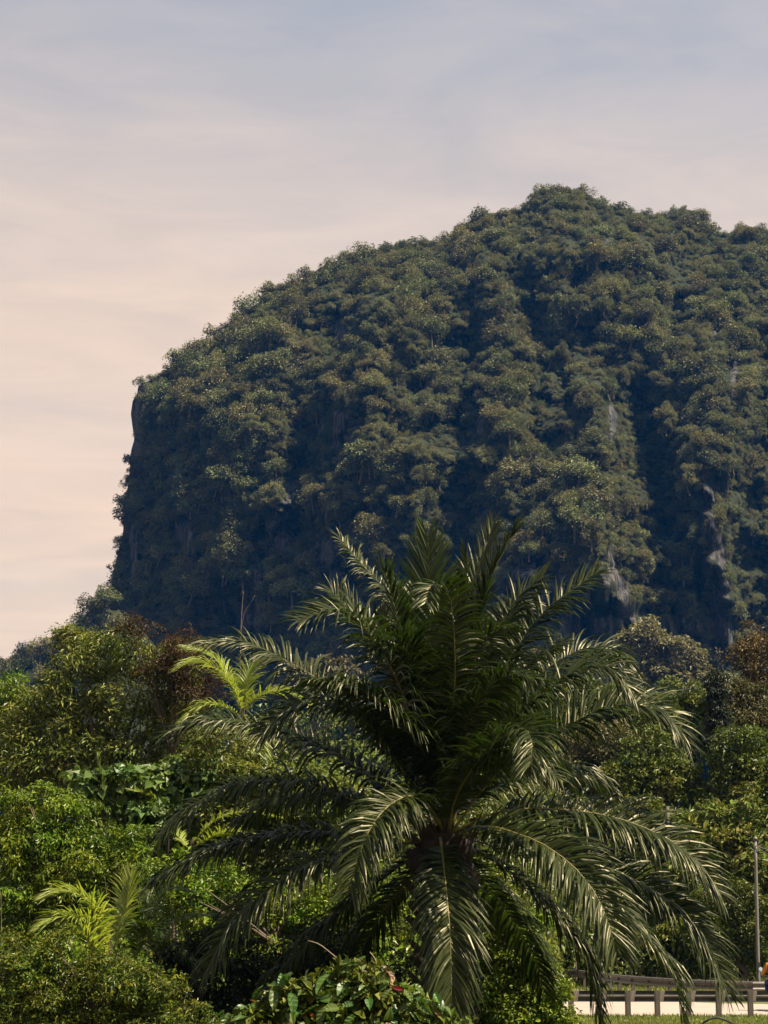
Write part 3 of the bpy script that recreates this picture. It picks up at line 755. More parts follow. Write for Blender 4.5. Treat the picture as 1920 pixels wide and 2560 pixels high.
# ------------------------------------------------------------------ palms
def frond_geo(pts, n_leaf, llen, width, droop, a0=72, a1=22, t0=0.16, roll=0.0, r0=0.035, nseg=5, wild=1.0, upb=18):
    """rachis polyline + leaflet arrays. pts: world points from base to tip"""
    C, L = catmull(pts, 60)
    T = unit(np.gradient(C, axis=0))
    h = C[-1] - C[0]
    h = np.array([h[0], h[1], 0.0])
    if np.linalg.norm(h) < 0.15: h = np.array([0.0, -1.0, 0.0])
    S0 = unit(np.cross(unit(h), np.array([0, 0, 1.0])))
    c_, s_ = math.cos(roll), math.sin(roll)
    S = unit(S0 - (T @ S0)[:, None] * T)
    Nn = np.cross(S, T)
    Nn = np.where((Nn @ np.array([0, 0, 1.0]))[:, None].mean() < 0, -Nn, Nn)
    S, Nn = c_ * S + s_ * Nn, c_ * Nn - s_ * S
    t = t0 + (1 - t0) * ((np.arange(n_leaf) + 0.5) / n_leaf)
    t = np.repeat(t, 2) + rng.normal(size=2 * n_leaf) * 0.004
    t = np.clip(t, 0, 0.998)
    side = np.tile([1.0, -1.0], n_leaf)
    f = t * 59; i = np.clip(f.astype(int), 0, 58); w = (f - i)[:, None]
    p = C[i] * (1 - w) + C[i + 1] * w
    Ti, Si, Ni = T[i], S[i], Nn[i]
    tn = (t - t0) / (1 - t0)
    ang = np.radians(a0 + (a1 - a0) * tn ** 1.3 + wild * 9 * rng.normal(size=len(t)))
    beta = np.radians(upb + wild * rng.choice([-22, 0, 24], len(t)) + wild * 9 * rng.normal(size=len(t)))
    d = np.cos(ang)[:, None] * Ti + np.sin(ang)[:, None] * (side[:, None] * np.cos(beta)[:, None] * Si + np.sin(beta)[:, None] * Ni)
    ll = llen * np.clip(0.30 + 1.9 * tn, 0, 1) * (1 - 0.52 * np.clip((tn - 0.62) / 0.38, 0, 1) ** 1.7) * (0.85 + 0.25 * rng.random(len(t)))
    ll = ll * np.where(rng.random(len(t)) < 0.08, 0.35 + 0.4 * rng.random(len(t)), 1.0)      # torn leaflets
    wd = width * (0.75 + 0.4 * rng.random(len(t))) * np.clip(1.15 - 0.5 * tn, 0.4, 1)
    g = droop * (0.7 + 0.6 * rng.random(len(t)))
    tw = wild * np.radians(22) * rng.normal(size=len(t))
    prof = np.array([0.55, 1.0, 0.92, 0.62, 0.05]) if nseg == 5 else np.array([0.6, 1.0, 0.75, 0.05])
    n = len(t)
    V = np.empty((n, nseg, 3, 3))
    q = p.copy(); dd = unit(d)
    st = ll / (nseg - 1)
    for k in range(nseg):
        if k:
            q = q + dd * st[:, None]
            dd = unit(dd + np.array([0, 0, -1.0]) * (g * (0.35 + 0.28 * k) * (ll / llen))[:, None] * (4.0 / (nseg - 1)))
        Wv = unit(Ti - (Ti * dd).sum(1)[:, None] * dd)
        nv = np.cross(dd, Wv)
        Wv = np.cos(tw)[:, None] * Wv + np.sin(tw)[:, None] * nv
        nv = np.cross(dd, Wv)
        nv = np.where((nv[:, 2] < 0)[:, None], -nv, nv)
        hw = (wd * prof[k] * 0.5)[:, None]
        V[:, k, 0] = q - Wv * hw - nv * hw * 0.35
        V[:, k, 1] = q
        V[:, k, 2] = q + Wv * hw - nv * hw * 0.35
    one = []
    for k in range(nseg - 1):
        b = k * 3
        one += [(b, b + 1, b + 4, b + 3), (b + 1, b + 2, b + 5, b + 4)]
    return C, V.reshape(n, nseg * 3, 3), np.array(one)
def rachis_mesh(C, r0, mat, flat=1.0):
    mb = MB()
    n = 14
    k = np.linspace(0, 59, n).astype(int)
    mb.tube(C[k], [r0 * (1.5 - 1.35 * (i / (n - 1)) ** 0.55) for i in range(n)], 6)
    return mb.mesh('frond', mat, True)
def leaflets_mesh(V, one, mat, name='leaflets'):
    n, m = V.shape[:2]
    F = (np.arange(n)[:, None, None] * m + one[None]).reshape(-1, 4)
    return np_mesh(name, V.reshape(-1, 3), F, [mat])

def px_path(pp, base, D):
    return [base] + [P(x, y, D + dy) for x, y, dy in pp]

PD = 38.3
PC = P(1105, 2095, PD)
palm = thing('oil_palm', (PC[0], PC[1], 0.0), 'tall dark green oil palm with arching feathery fronds in front of the hill', 'palm')
porg = np.array([PC[0], PC[1], 0.0])
# (points beyond the crown centre: px, py, metres nearer(-)/farther(+)), droop, leaf length, material, base offset, single leaflets?
FR = [
    dict(p=[(1020, 1770, -1.0), (930, 1590, -1.5), (850, 1525, -2.0), (748, 1550, -2.3)], g=0.25, l=0.82, roll=0.35, a0=84, a1=46, one=1),
    dict(p=[(1134, 1760, -1.3), (1136, 1600, -1.7), (1122, 1484, -2.1), (1080, 1462, -2.7), (1062, 1510, -3.1)], g=0.22, l=0.56, a0=85, one=1),
    dict(p=[(1085, 1800, -0.2), (1074, 1580, -0.3), (1070, 1345, -0.5)], g=0.03, l=0.85, a0=54, a1=20, mat='palm_new', wild=0.45, roll=0.0, upb=6),
    dict(p=[(1130, 1750, 0.9), (1170, 1500, 1.5), (1230, 1320, 1.9)], g=0.10, l=0.75, a0=60, a1=18, roll=0.25),
    dict(p=[(1150, 1740, 0.2), (1205, 1510, 0.0), (1246, 1400, -0.3), (1290, 1322, -0.7)], g=0.12, l=0.78, a0=66, a1=22, one=1, roll=-0.35),
    dict(p=[(1040, 1740, 1.2), (985, 1510, 1.8), (920, 1430, 2.1), (848, 1342, 2.3)], g=0.34, l=0.50),
    dict(p=[(1180, 1860, 0.3), (1250, 1705, 0.5), (1345, 1545, 0.7), (1495, 1428, 0.8)], g=0.24, l=0.78, one=1, roll=-0.4),
    dict(p=[(1190, 1880, 0.9), (1290, 1740, 1.5), (1394, 1652, 1.8), (1460, 1626, 2.0), (1540, 1634, 2.1), (1578, 1700, 2.2)], g=0.28, l=0.8, roll=-0.5),
    dict(p=[(1200, 1900, -0.4), (1300, 1780, -0.8), (1405, 1697, -1.0), (1484, 1664, -1.2), (1530, 1674, -1.3), (1582, 1732, -1.4)], g=0.26, l=0.82, one=1, roll=-0.55),
    dict(p=[(1230, 1950, 0.0), (1388, 1832, -0.2), (1510, 1772, -0.3), (1614, 1764, -0.4), (1674, 1795, -0.5), (1714, 1856, -0.5)], g=0.24, l=0.88, one=1, roll=-0.6),
    dict(p=[(1140, 1990, -1.2), (1220, 1872, -2.2), (1301, 1822, -3.0), (1329, 1850, -3.5), (1326, 1912, -3.8)], g=0.26, l=0.80, one=1, roll=-0.3),
    dict(p=[(1160, 2066, -0.3), (1240, 2030, -0.4), (1330, 2022, -0.5), (1452, 2028, -0.6), (1568, 2053, -0.7), (1683, 2105, -0.8), (1770, 2186, -0.8), (1802, 2238, -0.8)], g=0.28, l=0.88, one=1, t0=0.22, roll=-0.6),
    dict(p=[(1200, 2066, -1.0), (1284, 2081, -1.6), (1377, 2122, -2.0), (1463, 2197, -2.4), (1516, 2290, -2.6), (1542, 2384, -2.7)], g=0.22, l=0.86, one=1, roll=-0.55),
    dict(p=[(1200, 2080, -0.2), (1340, 2110, -0.3), (1481, 2157, -0.4), (1568, 2191, -0.4), (1654, 2238, -0.5), (1730, 2307, -0.5), (1782, 2394, -0.5), (1818, 2482, -0.5)], g=0.26, l=0.86, one=1, roll=-0.6),
    dict(p=[(1180, 2120, 0.6), (1307, 2205, 1.0), (1400, 2301, 1.3), (1469, 2411, 1.4), (1500, 2565, 1.4)], g=0.4, l=0.80, roll=-0.3),
    dict(p=[(1220, 2110, 0.8), (1400, 2180, 1.2), (1562, 2301, 1.4), (1625, 2359, 1.4), (1678, 2423, 1.4), (1714, 2565, 1.4)], g=0.38, l=0.80, roll=-0.35),
    dict(p=[(1104, 2120, -1.0), (1114, 2209, -2.0), (1124, 2319, -2.5), (1128, 2423, -2.7), (1128, 2525, -2.8)], g=0.22, l=0.85, one=1, a0=66, a1=28, t0=0.20, upb=8),
    dict(p=[(1085, 2030, -0.8), (1040, 1990, -1.6), (972, 2014, -2.4), (914, 2095, -2.9), (872, 2230, -3.1)], g=0.32, l=0.74, one=1, roll=0.3),
    dict(p=[(1010, 2050, -0.2), (891, 2002, -0.4), (741, 1956, -0.6), (602, 1960, -0.6), (486, 2014, -0.6), (402, 2086, -0.6)], g=0.42, l=0.80, one=1, roll=0.3),
    dict(p=[(1020, 2085, 0.2), (914, 2086, 0.4), (694, 2088, 0.5), (521, 2129, 0.6), (380, 2206, 0.6)], g=0.46, l=0.80, roll=0.25),
    dict(p=[(1050, 1990, -0.5), (960, 1859, -1.0), (903, 1790, -1.2), (810, 1755, -1.4), (723, 1775, -1.5), (655, 1830, -1.6)], g=0.3, l=0.80, one=1, roll=0.45),
    dict(p=[(1020, 2010, 0.2), (868, 1905, 0.3), (752, 1847, 0.4), (640, 1815, 0.4), (520, 1800, 0.4), (425, 1832, 0.4)], g=0.36, l=0.80, roll=0.35),
    dict(p=[(1030, 1930, 0.8), (930, 1800, 1.3), (799, 1700, 1.6), (694, 1640, 1.8), (608, 1604, 1.9), (505, 1606, 2.0)], g=0.3, l=0.74, one=1, roll=0.4),
    dict(p=[(1000, 2110, -0.4), (868, 2134, -0.8), (752, 2168, -1.0), (654, 2238, -1.2), (579, 2307, -1.3), (512, 2434, -1.3)], g=0.36, l=0.78, roll=0.35),
    dict(p=[(1020, 2150, 0.2), (900, 2240, 0.4), (800, 2330, 0.5), (690, 2450, 0.6), (600, 2570, 0.6)], g=0.45, l=0.80),
    dict(p=[(1050, 2160, 0.7), (960, 2270, 1.2), (885, 2420, 1.4), (850, 2540, 1.4)], g=0.35, l=0.75),
    dict(p=[(1075, 1800, -0.3), (1010, 1600, -0.4), (985, 1500, -0.6), (960, 1420, -0.9)], g=0.10, l=0.78, a0=60, roll=0.3),
    dict(p=[(1125, 1800, 0.3), (1150, 1600, 0.4), (1165, 1480, 0.3), (1170, 1400, 0.0)], g=0.10, l=0.80, a0=60),
    dict(p=[(1150, 1820, 0.6), (1230, 1620, 0.9), (1290, 1500, 1.0), (1350, 1450, 0.9)], g=0.20, l=0.80, a0=66, roll=-0.3),
    dict(p=[(1060, 1830, 0.6), (970, 1650, 0.9), (900, 1560, 1.0), (830, 1480, 1.0)], g=0.22, l=0.78, a0=66, roll=0.3),
    dict(p=[(1070, 1900, -0.9), (990, 1800, -1.5), (900, 1720, -2.0), (800, 1700, -2.4)], g=0.45, l=0.72),
    dict(p=[(1140, 1880, -0.9), (1190, 1760, -1.4), (1260, 1690, -1.8), (1340, 1700, -2.1)], g=0.42, l=0.74),
    dict(p=[(1090, 1850, -0.8), (1050, 1700, -1.2), (1000, 1610, -1.5), (930, 1640, -1.9)], g=0.3, l=0.7),
    dict(p=[(1120, 1850, -0.7), (1170, 1700, -1.0), (1210, 1590, -1.2), (1270, 1570, -1.5)], g=0.3, l=0.7),
    # inner and rear fronds that close the crown
    dict(p=[(1090, 1830, 1.2), (1060, 1600, 2.6), (1010, 1480, 3.8)], g=0.25, l=0.78),
    dict(p=[(1140, 1830, 1.4), (1200, 1640, 2.6), (1270, 1520, 3.6), (1330, 1520, 4.2)], g=0.32, l=0.78),
    dict(p=[(1060, 1900, -0.6), (1010, 1720, -0.9), (965, 1600, -0.7), (940, 1545, -0.4)], g=0.25, l=0.74),
    dict(p=[(1130, 1880, -0.5), (1170, 1690, -0.5), (1190, 1560, -0.2), (1200, 1475, 0.4)], g=0.22, l=0.76),
    dict(p=[(1160, 1900, 0.5), (1250, 1750, 0.6), (1330, 1660, 0.6), (1400, 1610, 0.5)], g=0.35, l=0.76),
    dict(p=[(1040, 1930, 1.6), (930, 1790, 2.8), (820, 1700, 3.6), (760, 1720, 4.0)], g=0.40, l=0.76),
    dict(p=[(1180, 2000, 1.6), (1330, 1930, 2.6), (1450, 1930, 3.2), (1530, 1990, 3.5)], g=0.48, l=0.80),
    dict(p=[(1000, 2040, 1.4), (850, 1990, 2.4), (700, 2000, 3.0), (600, 2060, 3.2)], g=0.48, l=0.78),
    dict(p=[(1080, 1850, 0.0), (1055, 1680, 0.3), (1035, 1560, 0.6), (1010, 1470, 0.9)], g=0.2, l=0.70),
    dict(p=[(1155, 1960, -0.9), (1230, 1900, -1.7), (1330, 1890, -2.3), (1400, 1950, -2.7)], g=0.5, l=0.74),
    dict(p=[(1140, 2140, 1.0), (1240, 2240, 2.0), (1330, 2380, 2.6), (1360, 2480, 2.8)], g=0.4, l=0.74),
]
singles = []
n_one = sum(1 for f in FR if f.get('one'))
per_one = 300 // n_one
for j, f in enumerate(FR):
    b0 = PC + np.array([rng.normal() * 0.10, rng.normal() * 0.10, 0.10 * rng.normal()])
    pts = px_path(f['p'], b0, PD)
    C, V, one = frond_geo(pts, 142, f['l'] * 1.28, 0.064, f['g'] * 1.5, a0=f.get('a0', 74), a1=f.get('a1', 38), t0=f.get('t0', 0.16), roll=f.get('roll', 0.0), wild=f.get('wild', 0.62), upb=f.get('upb', 16))
    fo_ = link('frond', rachis_mesh(C - porg, 0.026, M['rachis' if f.get('one') else 'rachis_dark']), palm)
    V = V - porg
    mat = M[f.get('mat', 'palm_leaf')]
    if f.get('one'):
        size = np.linalg.norm(V[:, 0] - V[:, -1], axis=1) + 0.3 * (V[:, :, 1].mean(1) < np.median(V[:, :, 1]))
        pick = np.argsort(-size)[:per_one]
        keep = np.setdiff1d(np.arange(len(V)), pick)
        for q in pick:
            link('leaflet', np_mesh('leaflet', V[q], one, [mat]), fo_)
        V = V[keep]
    lo = link('leaflets', leaflets_mesh(V, one, mat), fo_); lo['kind'] = 'stuff'
# trunk, old frond bases, fruit bunches
mb = MB()
zt = PC[2]
hh = np.linspace(0, zt + 0.1, 10)
mb.tube([(0.03 * math.sin(z), 0.03 * math.cos(2 * z), z) for z in hh], [0.48 - 0.10 * (z / zt) for z in hh], 14)
link('trunk', mb.mesh('trunk', M['palm_bark'], True), palm)
stub = MB()
stub.add([(-.13, 0, -.02), (.13, 0, -.02), (.16, .10, .05), (-.16, .10, .05), (-.07, -.30, .30), (.07, -.30, .30), (.07, -.24, .36), (-.07, -.24, .36)],
         [(0, 1, 5, 4), (1, 2, 6, 5), (2, 3, 7, 6), (3, 0, 4, 7), (4, 5, 6, 7)])
stub_me = stub.mesh('frond_base', M['palm_bark'])
for k in range(54):
    z = 0.35 + (zt - 0.25) * k / 54
    a_ = k * 2.39996
    o = link('frond_base', stub_me, palm)
    r_ = 0.47 - 0.10 * z / zt
    o.location = (r_ * math.sin(a_), -r_ * math.cos(a_), z); o.rotation_euler = (0, 0, a_)
    s_ = 0.8 + 0.5 * random.random(); o.scale = (s_, s_, s_)
def bunch(px, py, dy, rx, rz, tilt):
    mb = MB()
    n, m = 10, 9
    V = []; F = []
    for i in range(m + 1):
        th = math.pi * i / m
        for k in range(n):
            ph = 2 * math.pi * k / n
            b = 1 + 0.16 * math.sin(5 * ph + i * 2.1) * math.sin(th)
            V.append((rx * b * math.sin(th) * math.cos(ph), rx * b * math.sin(th) * math.sin(ph), rz * math.cos(th)))
    for i in range(m):
        for k in range(n):
            F.append((i * n + k, i * n + (k + 1) % n, (i + 1) * n + (k + 1) % n, (i + 1) * n + k))
    mb.add(V, F)
    o = link('fruit_bunch', mb.mesh('fruit_bunch', M['fruit'], True), palm)
    o.location = P(px, py, PD + dy) - porg; o.rotation_euler = (0, tilt, 0)
bunch(1178, 2185, -0.45, 0.12, 0.34, -0.35)
bunch(1160, 2130, -0.3, 0.17, 0.26, 0.2)
bunch(1040, 2150, -0.4, 0.16, 0.24, 0.1)

def small_palm(name, label, base, D, fronds, mat, llen, width=0.03, g=0.25, n=55, group=None, rmat='rachis'):
    B = P(base[0], base[1], D)
    org = np.array([B[0], B[1], 0.0])
    o = thing(name, org, label, 'palm', group)
    for f in fronds:
        pts = [P(x, y, D + dy) for x, y, dy in f]
        C, V, one = frond_geo(pts, n, llen, width, g, a0=66, a1=20, t0=0.08, nseg=4, wild=0.6, upb=14)
        fo_ = link('frond', rachis_mesh(C - org, 0.012, M[rmat]), o)
        l_ = link('leaflets', leaflets_mesh(V - org, one, M[mat]), fo_); l_['kind'] = 'stuff'
    mb = MB(); mb.tube([(0, 0, 0), (0, 0.02, B[2] * 0.5), (0, 0, B[2] + 0.1)], [0.07, 0.06, 0.04], 8)
    link('stem', mb.mesh('stem', M['palm_bark'], True), o)
    return o
small_palm('young_palm', 'yellow green young palm glowing behind the oil palm, against the blue hillside', (608, 1790), 57,
    [[(608, 1790, 0), (588, 1730, -.2), (545, 1674, -.4), (492, 1654, -.6), (448, 1668, -.7)], [(606, 1785, .2), (575, 1700, .3), (530, 1640, .4), (470, 1620, .5)],
     [(612, 1790, 0), (640, 1745, -.2), (706, 1727, -.4), (765, 1752, -.5)], [(600, 1792, -.1), (561, 1768, -.3), (509, 1764, -.5), (460, 1797, -.7)],
     [(610, 1785, .2), (616, 1700, .4), (632, 1660, .5)], [(610, 1795, -.2), (630, 1800, -.6), (640, 1880, -1.0), (636, 1950, -1.1)]], 'young_palm', 0.78, 0.04, g=0.34, n=70)
small_palm('young_palm', 'bright yellow young palm with three arching fronds low among the shrubs', (275, 2370), 36.6,
    [[(275, 2370, 0), (252, 2290, -.2), (212, 2247, -.4), (170, 2230, -.5), (118, 2240, -.6)], [(272, 2372, -.1), (241, 2314, -.4), (203, 2295, -.6), (160, 2291, -.8), (104, 2312, -.9)],
     [(270, 2420, -.2), (233, 2365, -.5), (205, 2338, -.7), (176, 2338, -.8), (145, 2360, -.9)], [(285, 2370, .1), (312, 2280, .2), (326, 2195, .3)]], 'young_palm', 0.62, 0.034, n=80)
small_palm('young_palm', 'dull green young palm in the shade of the oil palm', (395, 2400), 41,
    [[(395, 2400, 0), (391, 2277, .1), (416, 2228, .2), (476, 2228, .3)], [(480, 2400, -.1), (452, 2316, -.2), (416, 2277, -.3), (370, 2276, -.4)], [(392, 2400, .2), (372, 2270, .4), (350, 2225, .6)],
     [(385, 2390, -.3), (360, 2320, -.6), (305, 2312, -.9)], [(340, 2400, -.2), (348, 2340, -.4), (372, 2318, -.7), (400, 2330, -.9)], [(400, 2400, -.2), (430, 2360, -.6), (480, 2400, -1.0)], [(395, 2400, .2), (440, 2310, .5), (520, 2290, .8), (560, 2330, 1.0)]], 'young_palm_dark', 0.5, 0.03)
small_palm('young_palm', 'thin upright palm shoot rising out of the broad leaved creeper', (260, 2040), 51,
    [[(262, 2040, 0), (256, 1960, 0), (240, 1872, -.1)], [(275, 2040, 0), (300, 1990, .1), (320, 1985, .2)]], 'young_palm_dark', 0.36, 0.022)
small_palm('young_palm', 'small lime green palm leaning out of the creeper', (425, 2050), 51,
    [[(425, 2050, 0), (395, 2005, -.1), (360, 1984, -.2), (325, 1974, -.3)]], 'young_palm', 0.36, 0.022)
small_palm('young_palm', 'lime green young palm showing under the lower fronds of the oil palm', (480, 2110), 46,
    [[(470, 2120, 0), (540, 2050, -.2), (610, 2030, -.3), (690, 2040, -.4)], [(470, 2120, 0), (430, 2080, .2), (400, 2100, .3)], [(480, 2120, 0), (560, 2080, -.6), (640, 2085, -1.0)]], 'young_palm', 0.5, 0.03)

# ------------------------------------------------------------------ trees and shrubs
# -- beside the hill foot
plant('cliff_foot_tree', 'big pale olive tree standing at the foot of the streaked cliff', 'tree', [(1640, 1605, 60, 50), (1590, 1615, 48, 34), (1700, 1650, 60, 50), (1600, 1680, 50, 40), (1660, 1710, 100, 45), (1730, 1690, 45, 40), (1560, 1600, 30, 18)], 430, 'hill', 9000, 1.1, 0.5, clump=1.9, trunk=0.7)
plant('cliff_foot_tree', 'low olive tree seen between the frond and the shaded hillside', 'tree', [(770, 1690, 60, 36), (830, 1680, 60, 36), (720, 1720, 40, 30)], 300, 'hill', 3500, 0.8, 0.5, clump=1.2, trunk=0.4)
for k, (x, y, r) in enumerate([(1420, 1765, 60), (1240, 1790, 80), (1100, 1800, 80), (960, 1800, 80), (820, 1810, 80), (680, 1820, 70), (560, 1830, 70)]):
    plant('cliff_foot_tree', 'dark rounded tree before the hill foot, ' + ['just past the right fronds', 'behind the right of the palm crown', 'straight behind the palm crown', 'behind the upright palm fronds', 'behind the arching left frond', 'under the arching left frond', 'behind the yellow green young palm'][k], 'tree', [(x, y, r, r * .7), (x + 40, y + 30, r, r * .7), (x - 40, y + 40, r, r * .8), (x, y + 110, r * 1.4, r)], 330, 'forest', 2600, 0.9, 0.5, clump=1.5, trunk=0.4, group='trees behind the oil palm')

# -- left trees
plant('broadleaf_tree', 'large dense olive green tree with narrow glossy leaves', 'tree',
      [(250, 1640, 115, 70), (400, 1665, 110, 65), (190, 1750, 110, 80), (340, 1770, 130, 85), (450, 1790, 70, 75), (110, 1850, 110, 85), (280, 1880, 150, 85), (420, 1890, 90, 60), (180, 1940, 120, 70), (160, 1600, 55, 36), (60, 1900, 80, 80), (320, 1960, 110, 60)], 62, 'olive', 26000, 0.20, 0.30, clump=0.55, trunk=0.22, droop=0.5, up=0.5, fill=0.2)
plant('yellow_green_tree', 'yellow green leafy tree at the picture edge behind the olive tree', 'tree', [(20, 1760, 80, 60), (70, 1800, 60, 60), (-30, 1830, 90, 80), (30, 1900, 90, 80)], 67, 'bright', 7000, 0.19, 0.34, clump=0.5, trunk=0.16)
plant('brown_leaved_tree', 'sparse tree with withered red brown leaves above the olive tree', 'tree',
      [(345, 1575, 46, 26), (330, 1560, 30, 14), (470, 1605, 50, 26), (440, 1640, 80, 40), (480, 1690, 70, 60), (410, 1700, 70, 50), (495, 1740, 45, 50)], 60.9, 'brown', 5200, 0.16, 0.26, clump=0.35, trunk=0.05, fill=0.15, base_px=440)
plant('bright_green_bush', 'bright green bush with fine hanging leaflets', 'bush',
      [(80, 2010, 90, 60), (180, 2060, 90, 60), (40, 2110, 110, 70), (150, 2150, 120, 70), (290, 2130, 90, 70), (360, 2200, 90, 70), (60, 2220, 110, 80), (210, 2250, 120, 70), (330, 2270, 90, 60), (30, 2300, 90, 50)], 46, 'bright', 30000, 0.13, 0.36, clump=0.30, trunk=0.10, crown='foliage', stem='stem', droop=0.9, up=0.35, fill=0.12)
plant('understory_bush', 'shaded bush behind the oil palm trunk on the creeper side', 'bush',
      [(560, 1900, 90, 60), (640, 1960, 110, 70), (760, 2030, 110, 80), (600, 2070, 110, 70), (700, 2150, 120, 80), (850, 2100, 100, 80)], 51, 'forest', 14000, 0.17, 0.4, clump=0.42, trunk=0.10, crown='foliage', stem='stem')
plant('understory_bush', 'sunlit yellow green thicket seen through the lower fronds', 'bush',
      [(520, 2210, 90, 50), (620, 2240, 110, 60), (560, 2290, 100, 60), (740, 2270, 120, 70), (870, 2280, 110, 80), (960, 2230, 90, 70), (440, 2200, 80, 60, -2.2), (470, 2280, 80, 60, -2.2), (1000, 2330, 100, 80), (820, 2380, 120, 70), (660, 2360, 110, 60)], 46.5, 'bright', 17000, 0.14, 0.4, clump=0.34, trunk=0.08, crown='foliage', stem='stem')
plant('understory_bush', 'undergrowth with painted-in shade beneath the drooping fronds of the oil palm', 'bush',
      [(560, 2400, 120, 70), (460, 2420, 90, 60), (700, 2450, 130, 80), (480, 2480, 90, 70), (800, 2400, 100, 70), (620, 2550, 140, 70), (880, 2480, 100, 70), (1010, 2470, 80, 80)], 40.5, 'dark', 12000, 0.14, 0.4, clump=0.32, trunk=0.06, crown='foliage', stem='stem')  # near-black leaf colour here stands in for the shade of the palm
plant('fern_thicket', 'low thicket with feathery yellow tipped leaves at the lower corner', 'bush',
      [(40, 2350, 34, 24), (130, 2365, 40, 26), (255, 2405, 36, 26), (350, 2432, 40, 26), (425, 2462, 36, 26), (60, 2405, 90, 45), (180, 2435, 100, 45), (300, 2450, 100, 50), (90, 2480, 110, 60), (240, 2520, 120, 60), (390, 2510, 90, 50), (60, 2570, 120, 60), (330, 2580, 120, 50), (460, 2560, 80, 50)], 35.5, 'fern', 24000, 0.10, 0.36, clump=0.25, trunk=0.05, crown='foliage', stem='stem', droop=0.5)
plant('verge_bush', 'sunlit yellow green bush between the oil palm and the guard rail', 'bush',
      [(1240, 2230, 60, 50), (1290, 2300, 80, 60), (1220, 2340, 80, 70), (1300, 2400, 90, 60), (1230, 2460, 100, 70), (1340, 2480, 80, 60), (1280, 2560, 120, 70), (1390, 2550, 60, 50), (1170, 2530, 100, 70)], 43.5, 'bright', 22000, 0.12, 0.46, clump=0.27, trunk=0.06, crown='foliage', stem='stem')
# -- right forest edge
RF = [
    ('forest_tree', 'round topped green tree right behind the arching palm fronds', [(1420, 1745, 70, 30), (1480, 1765, 90, 50), (1400, 1790, 90, 60)], 112, 'forest', 7000, 0.30),
    ('forest_tree', 'green tree below the pale tree of the cliff foot', [(1560, 1768, 80, 30), (1620, 1785, 90, 50), (1540, 1815, 90, 60)], 114, 'forest', 8000, 0.30),
    ('forest_tree', 'tall green tree under the bright streaked rock pillar', [(1700, 1755, 60, 45), (1740, 1755, 50, 30), (1680, 1805, 80, 60), (1740, 1840, 80, 60)], 110, 'forest', 8000, 0.28),
    ('forest_tree', 'pale dry looking tree under the rust brown crown', [(1850, 1765, 80, 50), (1900, 1810, 80, 70), (1830, 1830, 60, 70)], 106, 'forest_dry', 8000, 0.26),
    ('rust_brown_tree', 'rust brown tree crown at the picture edge before the cliff', [(1895, 1605, 75, 45), (1850, 1645, 55, 42), (1930, 1670, 90, 70), (1880, 1730, 60, 60), (1930, 1780, 80, 70)], 107.5, 'rust', 7000, 0.22),
    ('forest_tree', 'dull olive and brown tree behind the long horizontal frond', [(1500, 1880, 110, 60), (1430, 1940, 90, 70), (1560, 1960, 110, 60)], 102, 'forest_dry', 9000, 0.25),
    ('forest_tree', 'mid green tree between the two dark vine columns', [(1660, 1880, 90, 60), (1620, 1960, 110, 70), (1720, 1960, 90, 60)], 100, 'forest', 9000, 0.25),
    ('forest_tree', 'leafy green tree at the picture edge under the dry tree', [(1840, 1900, 70, 70), (1900, 1930, 70, 80), (1850, 1990, 90, 60)], 99, 'forest', 9000, 0.26),
    ('large_leaved_tree', 'tree with large pale drooping leaves behind the grey pole', [(1800, 2080, 80, 50), (1880, 2070, 70, 60), (1850, 2150, 100, 60), (1920, 2180, 70, 70), (1780, 2190, 80, 60)], 90, 'forest_big', 6500, 0.42),
    ('forest_tree', 'green tree behind the old timber posts', [(1540, 2050, 110, 60), (1640, 2060, 90, 60), (1580, 2130, 120, 60), (1700, 2150, 90, 60)], 95, 'forest', 10000, 0.24),
    ('forest_tree', 'shaded green tree just past the palm crown', [(1400, 2040, 90, 60), (1340, 2100, 90, 60), (1430, 2130, 100, 60), (1300, 2010, 80, 60)], 97, 'forest', 9000, 0.24),
    ('forest_bush', 'dense bush behind the far guard rail under the palm tips', [(1480, 2220, 110, 60), (1400, 2280, 110, 60), (1540, 2300, 110, 60), (1450, 2370, 120, 50), (1580, 2380, 100, 45)], 93.5, 'forest', 13000, 0.20),
    ('forest_bush', 'dark bush behind the drooping frond tips near the pole', [(1660, 2230, 90, 60), (1720, 2300, 100, 60), (1640, 2340, 90, 60), (1700, 2390, 100, 45)], 91, 'forest', 11000, 0.20),
    ('forest_bush', 'tangled bush around the foot of the grey pole', [(1820, 2260, 80, 60), (1890, 2290, 80, 60), (1800, 2350, 70, 50), (1900, 2380, 80, 45)], 88, 'forest', 10000, 0.20),
    ('forest_bush', 'leafy bush behind the palm trunk next to the road', [(1180, 2130, 110, 70), (1280, 2200, 100, 70), (1150, 2240, 110, 70), (1330, 2340, 100, 60), (1220, 2330, 120, 70)], 80, 'forest', 10000, 0.20),
]
for nm, lb, lob, D, mt, n, ln in RF:
    plant(nm, lb, 'tree' if 'tree' in nm else 'bush', lob, D, mt, n, ln, 0.42 if mt != 'forest_big' else 0.36, clump=0.75 if ln > 0.22 else 0.55, trunk=0.16, crown='crown' if 'tree' in nm else 'foliage', stem='trunk' if 'tree' in nm else 'stem', fill=0.22)
for x, y0, y1, w, D, lb in [(1790, 1700, 1880, 30, 101, 'tall dark column of vines hanging over a dead trunk'), (1712, 1830, 1910, 18, 101, 'short dark vine covered stump in the forest edge')]:
    lob = [(x + rng.normal() * 4, y, w * (0.55 + 0.45 * (y - y0) / (y1 - y0) + 0.2 * rng.random()), 26) for y in np.linspace(y0, y1, 7)]
    plant('vine_column', lb, 'vine', lob, D, 'dark', 4200, 0.20, 0.5, clump=0.3, trunk=0.12, crown='foliage', stem='trunk', droop=1.2, up=0.2)

